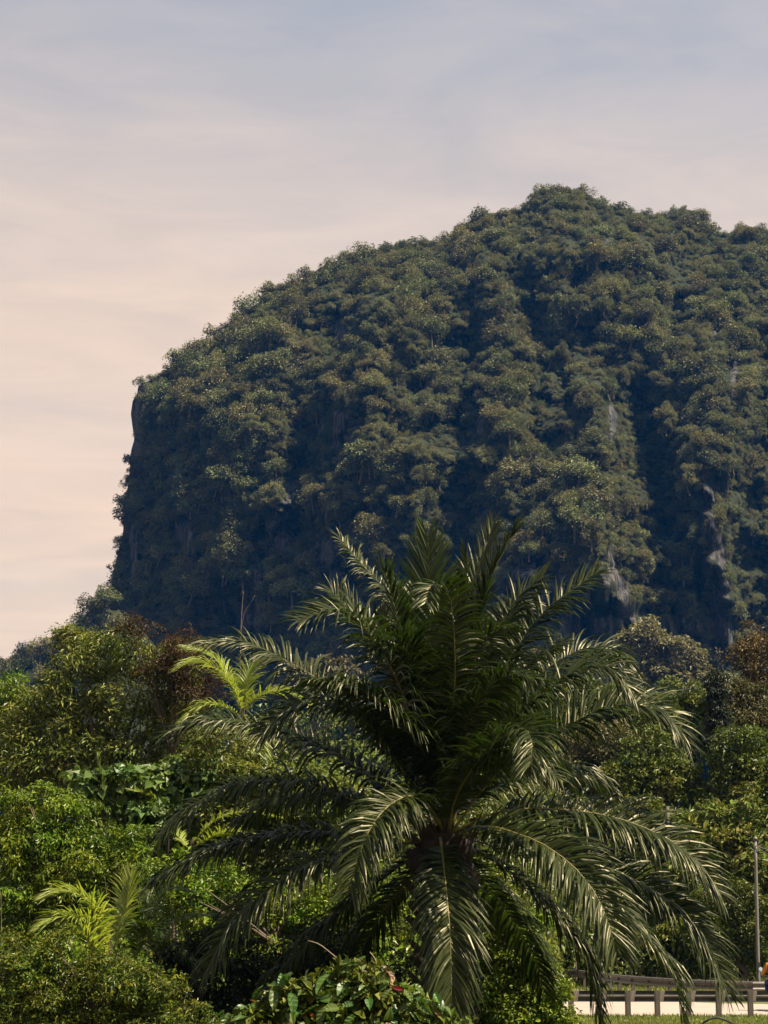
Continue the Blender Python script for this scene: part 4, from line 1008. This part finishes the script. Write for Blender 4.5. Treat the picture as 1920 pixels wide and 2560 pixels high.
# ------------------------------------------------------------------ broad leaved creeper and the large leaved foreground shrub
def leaf_blade(name, mat, L, W, heart=False, pleat=0.0, curl=0.25, n=7):
    """leaf with midrib: two rows of quads, edges shaped, optional pleats along the side veins; lies along +Y, face +Z"""
    V = []; F = []
    for i in range(n):
        t = i / (n - 1)
        if heart:
            w = W * 0.5 * (math.sin(math.pi * min(1, t * 0.62 + 0.36)) ** 0.8 if t < 1 else 0.02)
        else:
            w = W * 0.5 * max(0.03, math.sin(math.pi * (0.06 + 0.92 * t) ** 0.85) ** 0.75)
        y = L * t; z = -curl * L * t * t
        pz = pleat * (1 if i % 2 else -1)
        V += [(-w, y + (0.10 * L if not heart else -0.12 * L * (1 - t)), z + 0.28 * w + pz), (-w * 0.5, y + 0.04 * L, z + 0.16 * w + pz * 0.7), (0, y, z), (w * 0.5, y + 0.04 * L, z + 0.16 * w + pz * 0.7), (w, y + (0.10 * L if not heart else -0.12 * L * (1 - t)), z + 0.28 * w + pz)]
    for i in range(n - 1):
        for k in range(4):
            F.append((i * 5 + k, i * 5 + k + 1, i * 5 + 6 + k, i * 5 + 5 + k))
    return np_mesh(name, np.array(V), F, [mat], smooth=False)
def rot_from(ax, nr):
    from mathutils import Matrix
    y = Vector(ax).normalized(); z = Vector(nr); z = (z - z.dot(y) * y).normalized(); x = y.cross(z)
    return Matrix((x, y, z)).transposed().to_euler()
def place_leaves(o, LB, meshes, probs, count, smin, smax, droop, cam_bias=0.6, up=0.5):
    tot = 0
    area = np.array([r[0] * r[2] for _, r in LB]); area /= area.sum()
    which = rng.choice(len(LB), count, p=area)
    for q in which:
        c, r = LB[q]
        d = rng.normal(size=3); d[1] = -abs(d[1]) * 0.8; d[2] = d[2] * 0.6 + 0.5
        d = unit(d)
        pos = np.asarray(c) + d * np.asarray(r) * (0.8 + 0.3 * rng.random())
        if pos[2] < 0.05: continue
        nr = unit(d * cam_bias + np.array([0, 0, up]) + 0.45 * rng.normal(size=3))
        ax = unit(np.cross(nr, rng.normal(size=3)) + 0.35 * d + np.array([0, 0, -droop]))
        lo = link('leaf', meshes[rng.choice(len(meshes), p=probs)], o)
        lo.location = pos; lo.rotation_euler = rot_from(ax, nr)
        s_ = smin + (smax - smin) * rng.random(); lo.scale = (s_, s_, s_)

CL = px_lobes([(330, 1960, 90, 45), (450, 1960, 100, 60), (540, 1990, 80, 60), (400, 2040, 110, 60), (500, 2080, 100, 60), (300, 2040, 80, 50), (250, 2010, 60, 40), (215, 1970, 50, 30), (570, 2050, 80, 50), (590, 1980, 50, 40)], 51.5)
cb = np.array([np.mean([l[0][0] for l in CL]), 51.5, 0.0])
creeper = thing('broad_leaved_creeper', cb, 'heap of creeper with broad heart shaped light green leaves', 'creeper')
CL = [(c - cb, r) for c, r in CL]
hm = [leaf_blade('leaf', M['heart'], 0.24, 0.22, True, curl=0.3, n=6), leaf_blade('leaf', M['heart'], 0.28, 0.24, True, curl=0.55, n=6)]
place_leaves(creeper, CL, hm, [0.5, 0.5], 300, 0.7, 1.25, 0.9, 0.7, 0.5)
V, F = crown_leaves(CL, 9000, 0.22, 0.8, 0.40, droop=0.9, up=0.5)
lo = link('foliage', np_mesh('foliage', V, F, [M['heart']]), creeper); lo['kind'] = 'stuff'
link('stem', limbs_mesh('stem', (0, 0, 0), CL, 0.05, M['bark'], 1), creeper)

SD = 24.0
SL = px_lobes([(620, 2555, 70, 45), (720, 2500, 80, 50), (800, 2470, 80, 50), (900, 2440, 80, 50), (960, 2480, 80, 50), (1040, 2540, 80, 50), (860, 2520, 140, 70), (740, 2570, 140, 60), (980, 2580, 130, 60), (1120, 2585, 60, 40)], SD)
sb_ = np.array([np.mean([l[0][0] for l in SL]), SD, 0.0])
shrub = thing('large_leaved_shrub', sb_, 'shrub with large pleated leaves and a few red young ones in the foreground', 'shrub')
SLl = [(c - sb_, r) for c, r in SL]
lm = [leaf_blade('leaf', M['big_leaf'], 0.20, 0.105, False, 0.006, 0.25, 11), leaf_blade('leaf', M['big_leaf'], 0.24, 0.12, False, 0.006, 0.5, 11),
      leaf_blade('leaf', M['big_leaf'], 0.14, 0.11, True, 0.0, 0.2, 7), leaf_blade('leaf', M['big_leaf_red'], 0.11, 0.045, False, 0.0, 0.2, 7), leaf_blade('leaf', M['big_leaf_brown'], 0.18, 0.08, False, 0.005, 0.3, 9)]
place_leaves(shrub, SLl, lm, [0.36, 0.24, 0.30, 0.06, 0.04], 300, 0.65, 1.15, 0.45, 0.5, 0.6)
V, F = crown_leaves([(c, np.array(r) * 0.76) for c, r in SLl], 3600, 0.13, 0.55, 0.14, droop=0.4, up=0.5, fill=0.4)
lo = link('foliage', np_mesh('foliage', V, F, [M['forest']]), shrub); lo['kind'] = 'stuff'
link('stem', limbs_mesh('stem', (0, 0, 0), SLl, 0.03, M['bark'], 1), shrub)
mb = MB()
for pth in ([(770, 2352, .2), (800, 2362, .1), (850, 2400, 0), (885, 2412, 0), (930, 2440, 0)], [(870, 2420, 0), (880, 2400, -.1), (900, 2402, -.1), (905, 2440, 0)], [(930, 2440, 0), (940, 2405, 0), (925, 2380, 0.05)]):
    pts, _ = catmull([P(x, y, SD + dy) - sb_ for x, y, dy in pth], 14)
    mb.tube(pts, 0.006, 5)
link('vine_stem', mb.mesh('vine_stem', M['twig'], True), shrub)

# ------------------------------------------------------------------ bare stems
def stems(name, label, cat, paths, D, r, mat='twig', group=None):
    org = P(paths[0][0][0], 2323, D); org[2] = 0
    mb = MB()
    for p in paths:
        pts, _ = catmull([P(x, y, D + dy) - org for x, y, dy in p], 16)
        mb.tube(pts, list(np.linspace(r, r * 0.35, 16)), 5)
    o = link(name, mb.mesh(name, M[mat], True), None, org)
    return tag(o, label, cat, group)
stems('bare_sapling', 'thin bare sapling with a bent top rising before the dark hillside', 'sapling', [[(596, 2250, 0), (600, 1900, 0), (601, 1600, 0), (607, 1545, 0), (620, 1510, 0), (638, 1488, 0)], [(601, 1640, 0), (603, 1560, 0), (608, 1478, 0)]], 58, 0.013)
stems('dry_stalk', 'tall dry stalk leaning over the yellow young palm', 'stalk', [[(281, 2450, 0), (276, 2330, 0), (262, 2190, 0)]], 41, 0.012)
stems('dry_stalk', 'straight dry stalk just beside the yellow young palm', 'stalk', [[(294, 2450, 0), (293, 2320, 0), (292, 2150, 0)]], 41.2, 0.010)
stems('dry_stalk', 'thin stalk at the picture edge beside the fern thicket', 'stalk', [[(8, 2480, 0), (5, 2380, 0), (2, 2230, 0)]], 38, 0.010)

# ------------------------------------------------------------------ guard rails
WPROF = [(0.0, 0.00), (0.05, 0.015), (0.075, 0.06), (0.045, 0.10), (0.0, 0.135), (0.0, 0.175), (0.045, 0.21), (0.075, 0.25), (0.05, 0.295), (0.0, 0.31)]
def w_beam(name, line, z0, face, parent, mat, org):
    """corrugated W beam swept along a ground line. face: +1 bulges towards the camera"""
    line = np.asarray(line, float)
    T = unit(np.gradient(line[:, :2], axis=0)); Nn = np.stack([T[:, 1], -T[:, 0]], -1)
    prof = WPROF + [(d - 0.006, z) for d, z in WPROF[::-1]]
    n, m = len(line), len(prof)
    V = np.array([[(*(line[i, :2] + Nn[i] * face * d - org[:2]), z0 + z) for d, z in prof] for i in range(n)]).reshape(-1, 3)
    F = [(i * m + k, i * m + (k + 1) % m, (i + 1) * m + (k + 1) % m, (i + 1) * m + k) for i in range(n - 1) for k in range(m)]
    return link(name, np_mesh(name, V, F, [mat], smooth=False), parent)
ng_org = np.array([*gpt(1640, 58), 0.0])
ngr = thing('guard_rail', ng_org, 'near guard rail seen from behind with square posts standing in the grass', 'guard rail')
xl = np.linspace(near_line[0], near_line[-1], 24)
w_beam('rail_beam', np.column_stack([xl + np.array([0, 0.26]), np.zeros(24)]), 0.475, -1, ngr, M['galv'], ng_org)
pm = MB(); pm.box((0, 0, 0.385), (0.155, 0.10, 0.83)); pm.box((0, -0.052, 0.385), (0.10, 0.006, 0.80)); post_me = pm.mesh('post', M['galv_post'])
bm_ = MB(); bm_.add([(0.08, 0.0, 0.49), (0.20, 0.18, 0.49), (0.26, 0.18, 0.79), (0.08, 0.0, 0.79), (0.08, 0.05, 0.49), (0.16, 0.20, 0.49), (0.22, 0.20, 0.79), (0.08, 0.05, 0.79)],
    [(0, 1, 2, 3), (7, 6, 5, 4), (0, 4, 5, 1), (3, 2, 6, 7), (0, 3, 7, 4), (1, 5, 6, 2)]); blk_me = bm_.mesh('spacer_block', M['galv_post'])
for px in (1276, 1350, 1424, 1494, 1565, 1638, 1715, 1790, 1869, 1945, 2020):
    c = np.array([*gpt(px, 58.0), 0.0]) - ng_org
    p_ = link('post', post_me, ngr); p_.location = c
    b_ = link('spacer_block', blk_me, p_)
fg_org = np.array([*gpt(1640, 75), 0.0])
fgr = thing('guard_rail', fg_org, 'far guard rail curving away along the other side of the road', 'guard rail')
w_beam('rail_beam', far_line, 0.46, 1, fgr, M['galv'], fg_org)
fp = MB(); fp.box((0, 0, 0.35), (0.14, 0.12, 0.72)); fpost = fp.mesh('post', M['galv_post'])
bt = MB(); bt.tube([(0, 0, 0), (0, -0.035, 0)], [0.045, 0.03], 8); bolt_me = bt.mesh('bolt', M['bolt'])
Lf = np.concatenate([[0], np.cumsum(np.linalg.norm(np.diff(far_line[:, :2], axis=0), axis=1))])
for s_ in np.arange(1.0, Lf[-1], 2.0):
    x = np.interp(s_, Lf, far_line[:, 0]); y = np.interp(s_, Lf, far_line[:, 1])
    p_ = link('post', fpost, fgr); p_.location = (x - fg_org[0], y + 0.09 - fg_org[1], 0)
    b_ = link('bolt', bolt_me, fgr); b_.location = (x - fg_org[0], y - 0.005 - fg_org[1], 0.615)

# ------------------------------------------------------------------ pole with wires, old posts, hose
def pole(name, label, x0, y0, x1, y1, D, r, cat, mat='wood', cap=True):
    a = P(x0, y0, D); b = P(x1, y1, D); org = np.array([a[0], a[1], 0.0]); a[2] = -0.05
    mb = MB(); k = np.linspace(0, 1, 8)[:, None]
    mb.tube(a - org + (b - a) * k, list(np.linspace(r * 1.12, r * 0.9, 8)), 10)
    o = thing(name, org, label, cat)
    link('shaft', mb.mesh('shaft', M[mat], True), o)
    return o, org, b
po, porg2, ptop = pole('utility_pole', 'slender grey pole with thin wires beyond the far guard rail', 1896, 2470, 1888, 2098, 76, 0.066, 'pole', 'pole_grey')
mb = MB(); c = ptop - porg2
mb.tube([c + np.array([0, 0, -0.02]), c + np.array([0, 0, 0.05]), c + np.array([0, 0, 0.09])], [0.10, 0.095, 0.02], 10)
link('cap', mb.mesh('cap', M['galv'], True), po)
mb = MB(); mb.tube([c + np.array([-0.1, -0.1, -0.28]), c + np.array([0.22, -0.1, -0.22])], 0.022, 6)
link('bracket', mb.mesh('bracket', M['bolt']), po)
for q, (ex, ey, eD) in enumerate([(1990, 2150, 70), (2010, 2124, 84)]):
    A_ = c + np.array([0, 0, -0.25]); B_ = P(ex, ey, eD) - porg2; Mi = (A_ + B_) / 2 + np.array([0, 0, -0.18])
    pts, _ = catmull([A_, Mi, B_], 12); mb = MB(); mb.tube(pts, 0.007, 4)
    link('wire', mb.mesh('wire', M['wire']), po)
mb = MB(); zc_ = c * 0.2 + np.array([0, -0.085, 0]); mb.box((zc_[0], zc_[1], zc_[2]), (0.14, 0.05, 0.26))
link('meter_box', mb.mesh('meter_box', M['hose']), po)
pole('timber_post', 'taller of two old timber posts above the frond tips', 1672, 2440, 1669, 2016, 92.6, 0.085, 'post')
pole('timber_post', 'shorter old timber post beside the drooping frond tip', 1768, 2445, 1764, 2052, 92.4, 0.085, 'post')
pole('timber_post', 'thin grey post behind the far guard rail under the fronds', 1438, 2420, 1438, 2285, 90, 0.08, 'post')
pts, _ = catmull([(*gpt(1738, 53.2), 0.03), *(P(x, y, 53.0) for x, y in ((1765, 2553), (1787, 2544), (1808, 2548))), (*gpt(1835, 53.4), 0.05)], 18)
org = np.array([*gpt(1785, 53), 0.0]); mb = MB(); mb.tube(pts - org, 0.028, 8)
tag(link('hose', mb.mesh('hose', M['hose'], True), None, org), 'black hose arching out of the grass before the near guard rail', 'hose')

# ------------------------------------------------------------------ grass
def grass(name, label, n, fx, fy, h, w, mat, lean=0.35):
    px = rng.uniform(*fx, n); D = rng.uniform(*fy, n)
    b = P(px, 2323 + 0 * px, D); b[:, 2] = 0.02
    hh = h * (0.4 + 0.9 * rng.random(n) ** 1.5)
    a_ = rng.random(n) * 2 * math.pi
    sd = np.stack([np.cos(a_), np.sin(a_), 0 * a_], -1) * (w * 0.5 * (0.6 + 0.8 * rng.random(n)))[:, None]
    ln = rng.normal(size=(n, 3)) * lean; ln[:, 2] = 1
    mid = b + unit(ln) * hh[:, None] * 0.55
    ln[:, :2] *= 2.2
    tip = mid + unit(ln) * hh[:, None] * 0.45
    V = np.stack([b - sd, b + sd, mid + sd * 0.7, mid - sd * 0.7, tip], 1).reshape(-1, 3)
    i = np.arange(n)[:, None] * 5
    F = np.concatenate([i + np.array([0, 1, 2]), i + np.array([0, 2, 3]), i + np.array([3, 2, 4])])
    o = link(name, np_mesh(name, V, F, [M[mat]])); o['kind'] = 'stuff'
    return tag(o, label, 'grass')
grass('verge_grass', 'short sunlit grass before the near guard rail', 26000, (1380, 1990), (51, 59.3), 0.13, 0.02, 'grass')
grass('far_verge_grass', 'grass strip at the far guard rail', 9000, (1330, 1990), (74, 90), 0.16, 0.03, 'grass')
grass('dry_grass', 'tall straw coloured dry grass around the pole foot', 1300, (1760, 1990), (76, 84), 0.6, 0.02, 'dry_grass', 0.28)

# ------------------------------------------------------------------ continuous undergrowth that closes the gaps between the plants
def undergrowth(name, label, n, fx, fD, z0, z1, ln, mat, lump=2.2, asp=0.42):
    px = rng.uniform(*fx, n * 2); D = rng.uniform(*fD, n * 2)
    b = P(px, 2323 + 0 * px, D)
    top_ = z0 + (z1 - z0) * np.clip(0.5 + 1.6 * fbm(b[:, 0] / lump, b[:, 1] / lump, seed=int(n) % 97, oct=3), 0, 1)
    b[:, 2] = top_ * (1 - rng.random(n * 2) ** 2.2 * 0.95)
    b = b[:n]
    nr = unit(np.array([0.1, -0.25, 0.7]) + 0.55 * rng.normal(size=(n, 3)))
    ax = unit(np.cross(nr, rng.normal(size=(n, 3)))) + np.array([0, -0.2, -0.5])
    l = ln * (0.6 + 0.7 * rng.random(n))
    V, F = leaf_tris(b, ax, nr, l, l * asp * (0.75 + 0.5 * rng.random(n)))
    V[:, 2] = np.maximum(V[:, 2], 0.01)
    o = link(name, np_mesh(name, V, F, [M[mat]])); o['kind'] = 'stuff'
    return tag(o, label, 'undergrowth')
undergrowth('undergrowth', 'leafy undergrowth between the bushes around the oil palm', 36000, (-150, 1330), (43.5, 58), 0.9, 2.7, 0.16, 'bright', 1.6)
undergrowth('undergrowth', 'tall green thicket between the oil palm and the hill', 26000, (-150, 1400), (64, 80), 2.0, 6.5, 0.26, 'forest', 3.0)
undergrowth('undergrowth', 'dense low growth along the forest edge beyond the road', 26000, (1180, 2050), (88, 100), 1.5, 4.6, 0.24, 'forest', 2.6)
undergrowth('undergrowth', 'shaded forest depth behind the trees beyond the road', 26000, (1150, 2100), (110, 128), 6.0, 11.5, 0.40, 'forest', 4.0)

# ------------------------------------------------------------------ motorcyclist riding in from the picture edge
M['blue_paint'] = solid_mat('blue_paint', (0.012, 0.03, 0.13), (0.01, 0.022, 0.10), 4, 0.3, 0.5)
M['rubber'] = solid_mat('rubber', (0.02, 0.02, 0.02), (0.014, 0.014, 0.014), 9, 0.8)
M['steel'] = solid_mat('steel', (0.4, 0.4, 0.4), (0.3, 0.3, 0.3), 9, 0.35, 0.5, metal=0.8)
M['orange_cloth'] = solid_mat('orange_cloth', (0.42, 0.16, 0.02), (0.34, 0.12, 0.015), 6, 0.85)
M['denim'] = solid_mat('denim', (0.012, 0.03, 0.12), (0.01, 0.022, 0.09), 10, 0.9)
M['skin'] = solid_mat('skin', (0.26, 0.14, 0.09), (0.22, 0.115, 0.075), 8, 0.55)
M['helmet'] = solid_mat('helmet', (0.45, 0.5, 0.55), (0.4, 0.45, 0.5), 3, 0.25, 0.5)
M['mirror'] = solid_mat('mirror_glass', (0.45, 0.6, 0.7), (0.4, 0.55, 0.65), 3, 0.1, 0.6)
bike_org = np.array([*gpt(1931, 63.5), 0.034])
bike = thing('motorcycle', bike_org, 'motorcycle on the road behind the near guard rail, cut off by the picture edge', 'motorcycle')
bike.rotation_euler = (0, 0, -math.pi / 2)
def disc(n, r, w, x, z, mat, ri=0.0, parent=None, name='wheel'):
    mb = MB(); V = []; F = []
    prof = [(r, -w * .3), (r * 1.0, w * .3), (r - w * .6, w * .5), (max(ri, .02), w * .5), (max(ri, .02), -w * .5), (r - w * .6, -w * .5)]
    m_ = len(prof)
    for k in range(n):
        a_ = 2 * math.pi * k / n
        V += [(x + q * math.cos(a_), y, z + q * math.sin(a_)) for q, y in prof]
    for k in range(n):
        for j in range(m_):
            F.append((k * m_ + j, k * m_ + (j + 1) % m_, ((k + 1) % n) * m_ + (j + 1) % m_, ((k + 1) % n) * m_ + j))
    mb.add(V, F); return link(name, mb.mesh(name, mat, True), parent)
for xw in (-0.62, 0.62):
    w_ = disc(28, 0.285, 0.085, xw, 0.285, M['rubber'], 0.20, bike, 'wheel')
    mb = MB()
    for k in range(5):
        a_ = 2 * math.pi * k / 5; mb.tube([(xw, 0, 0.285), (xw + .21 * math.cos(a_), 0, .285 + .21 * math.sin(a_))], 0.018, 6)
    mb.tube([(xw, -0.07, 0.285), (xw, 0.07, 0.285)], 0.04, 10)
    link('rim', mb.mesh('rim', M['steel']), w_)
mb = MB()
pts, _ = catmull([(-0.90, 0, 0.42), (-0.80, 0, 0.58), (-0.62, 0, 0.63), (-0.44, 0, 0.58)], 12)
for y in (-0.05, 0, 0.05): mb.tube(pts + np.array([0, y, 0]), 0.035, 6)
link('front_mudguard', mb.mesh('front_mudguard', M['blue_paint'], True), bike)
mb = MB()
for y in (-0.09, 0.09): mb.tube([(-0.62, y, 0.285), (-0.50, y, 0.62), (-0.40, y, 0.92)], 0.026, 8)
link('fork', mb.mesh('fork', M['steel'], True), bike)
mb = MB()
mb.add([(-.48, -.14, .55), (-.48, .14, .55), (-.38, .17, 1.0), (-.38, -.17, 1.0), (-.30, -.12, .50), (-.30, .12, .50), (-.22, .15, .92), (-.22, -.15, .92), (.55, -.10, .62), (.55, .10, .62), (.60, .12, .74), (.60, -.12, .74), (0, -.10, .42), (0, .10, .42), (.02, .13, .64), (.02, -.13, .64)],
       [(0, 1, 2, 3), (3, 2, 6, 7), (0, 3, 7, 4), (1, 5, 6, 2), (4, 7, 15, 12), (5, 13, 14, 6), (7, 6, 14, 15), (0, 4, 5, 1), (12, 15, 11, 8), (13, 9, 10, 14), (15, 14, 10, 11), (4, 12, 13, 5), (12, 8, 9, 13), (8, 11, 10, 9)])
link('body', mb.mesh('body', M['blue_paint']), bike)
mb = MB(); mb.box((0.28, 0, 0.78), (0.66, 0.24, 0.09), taper=0.85); link('seat', mb.mesh('seat', M['rubber']), bike)
mb = MB(); mb.box((0.02, 0, 0.36), (0.34, 0.22, 0.22), taper=0.8); link('engine', mb.mesh('engine', M['steel']), bike)
mb = MB(); pts, _ = catmull([(-.26, -.36, 1.04), (-.34, -.2, 1.03), (-.38, 0, 1.0), (-.34, .2, 1.03), (-.26, .36, 1.04)], 14); mb.tube(pts, 0.016, 6); link('handlebar', mb.mesh('handlebar', M['rubber'], True), bike)
mb = MB(); mb.tube([(-.50, 0, .88), (-.44, 0, .88), (-.36, 0, .88)], [.085, .10, .06], 14); link('headlight', mb.mesh('headlight', M['helmet'], True), bike)
for y in (-0.30, 0.30):
    mb = MB(); mb.tube([(-.30, y, 1.04), (-.38, y * 1.15, 1.22)], 0.008, 5); mb.tube([(-.40, y * 1.15, 1.25), (-.37, y * 1.15, 1.25)], [.055, .06], 10)
    link('mirror', mb.mesh('mirror', M['mirror']), bike)
mb = MB(); mb.tube([(.1, -.14, .30), (.5, -.16, .34), (.85, -.17, .42)], [.03, .045, .05], 8); link('exhaust', mb.mesh('exhaust', M['steel'], True), bike)

rider = thing('person', bike_org, 'person in an orange top and blue trousers riding the motorcycle', 'person')
rider.rotation_euler = (0, 0, -math.pi / 2)
def skin_obj(name, verts, edges, radii, mat, root=0, sub=2):
    me = bpy.data.meshes.new(name); me.from_pydata(verts, edges, []); me.materials.append(mat)
    o = link(name, me, rider)
    md = o.modifiers.new('skin', 'SKIN'); md.use_smooth_shade = True
    for v, r in zip(me.skin_vertices[0].data, radii): v.radius = (r, r)
    me.skin_vertices[0].data[root].use_root = True
    o.modifiers.new('sub', 'SUBSURF').levels = sub
    o.modifiers['sub'].render_levels = sub
    return o
# pelvis, chest, neck, head, arms to the handlebar, legs to the foot pegs
bv = [(0.20, 0, 0.92), (0.16, 0, 1.12), (0.06, 0, 1.36), (0.0, 0, 1.47), (-0.04, 0, 1.60), (-0.05, 0, 1.68)]
be = [(0, 1), (1, 2), (2, 3), (3, 4), (4, 5)]; br = [0.14, 0.14, 0.15, 0.06, 0.10, 0.085]
for sgn in (-1, 1):
    b = len(bv)
    bv += [(0.05, sgn * 0.20, 1.38), (-0.08, sgn * 0.30, 1.18), (-0.27, sgn * 0.33, 1.07), (-0.33, sgn * 0.33, 1.05)]
    be += [(2, b), (b, b + 1), (b + 1, b + 2), (b + 2, b + 3)]; br += [0.075, 0.055, 0.038, 0.042]
    b = len(bv)
    bv += [(0.16, sgn * 0.12, 0.90), (-0.24, sgn * 0.20, 0.84), (-0.06, sgn * 0.20, 0.44), (-0.10, sgn * 0.20, 0.36), (-0.22, sgn * 0.21, 0.33)]
    be += [(0, b), (b, b + 1), (b + 1, b + 2), (b + 2, b + 3), (b + 3, b + 4)]; br += [0.10, 0.075, 0.05, 0.045, 0.04]
skin_obj('body', bv, be, br, M['skin'])
tv = [bv[0], bv[1], bv[2]]; te = [(0, 1), (1, 2)]; tr = [0.155, 0.16, 0.165]
for k in (6, 15):
    b = len(tv); tv += [bv[k], bv[k + 1], tuple(0.75 * np.array(bv[k + 2]) + 0.25 * np.array(bv[k + 1]))]; te += [(2, b), (b, b + 1), (b + 1, b + 2)]; tr += [0.09, 0.07, 0.055]
skin_obj('jacket', tv, te, tr, M['orange_cloth'])
tv = [bv[0]]; te = []; tr = [0.16]
for k in (10, 19):
    b = len(tv); tv += [bv[k], bv[k + 1], bv[k + 2], bv[k + 3]]; te += [(0, b), (b, b + 1), (b + 1, b + 2), (b + 2, b + 3)]; tr += [0.115, 0.09, 0.065, 0.058]
skin_obj('trousers', tv, te, tr, M['denim'])
for k in (13, 22):
    x, y, z = bv[k]
    mb = MB(); mb.tube([(x + .06, y, z - .01), (x - .04, y, z - .02), (x - .15, y, z - .035), (x - .20, y, z - .04)], [.045, .05, .045, .02], 8); link('shoe', mb.mesh('shoe', M['rubber'], True), rider)
for sgn in (-1, 1):                                  # fingers and thumb closed round the grips
    mb = MB()
    for q in range(4):
        y = sgn * (0.30 + 0.022 * q); l_ = [0.85, 1.0, 0.95, 0.8][q]
        pts, _ = catmull([(-.30, y, 1.075), (-.345, y, 1.07), (-.355, y, 1.04), (-.335 + .02 * (1 - l_), y, 1.02)], 8); mb.tube(pts, [.011, .011, .011, .010, .010, .009, .009, .007], 6)
    pts, _ = catmull([(-.28, sgn * .285, 1.06), (-.29, sgn * .275, 1.03), (-.325, sgn * .28, 1.02)], 6); mb.tube(pts, [.013, .012, .012, .011, .010, .008], 6)
    link('fingers', mb.mesh('fingers', M['skin'], True), rider)
mb = MB(); V = []; F = []
for i in range(9):
    th = math.pi * i / 12
    for k in range(16):
        ph = 2 * math.pi * k / 16; V.append((-.04 + .145 * math.sin(th) * math.cos(ph), .13 * math.sin(th) * math.sin(ph), 1.63 + .15 * math.cos(th)))
for i in range(8):
    for k in range(16): F.append((i * 16 + k, i * 16 + (k + 1) % 16, (i + 1) * 16 + (k + 1) % 16, (i + 1) * 16 + k))
mb.add(V, F); link('helmet', mb.mesh('helmet', M['helmet'], True), rider)
undergrowth('undergrowth', 'tall shaded thicket straight behind the oil palm crown', 16000, (560, 1400), (66, 80), 5.0, 9.5, 0.30, 'forest', 4.0)
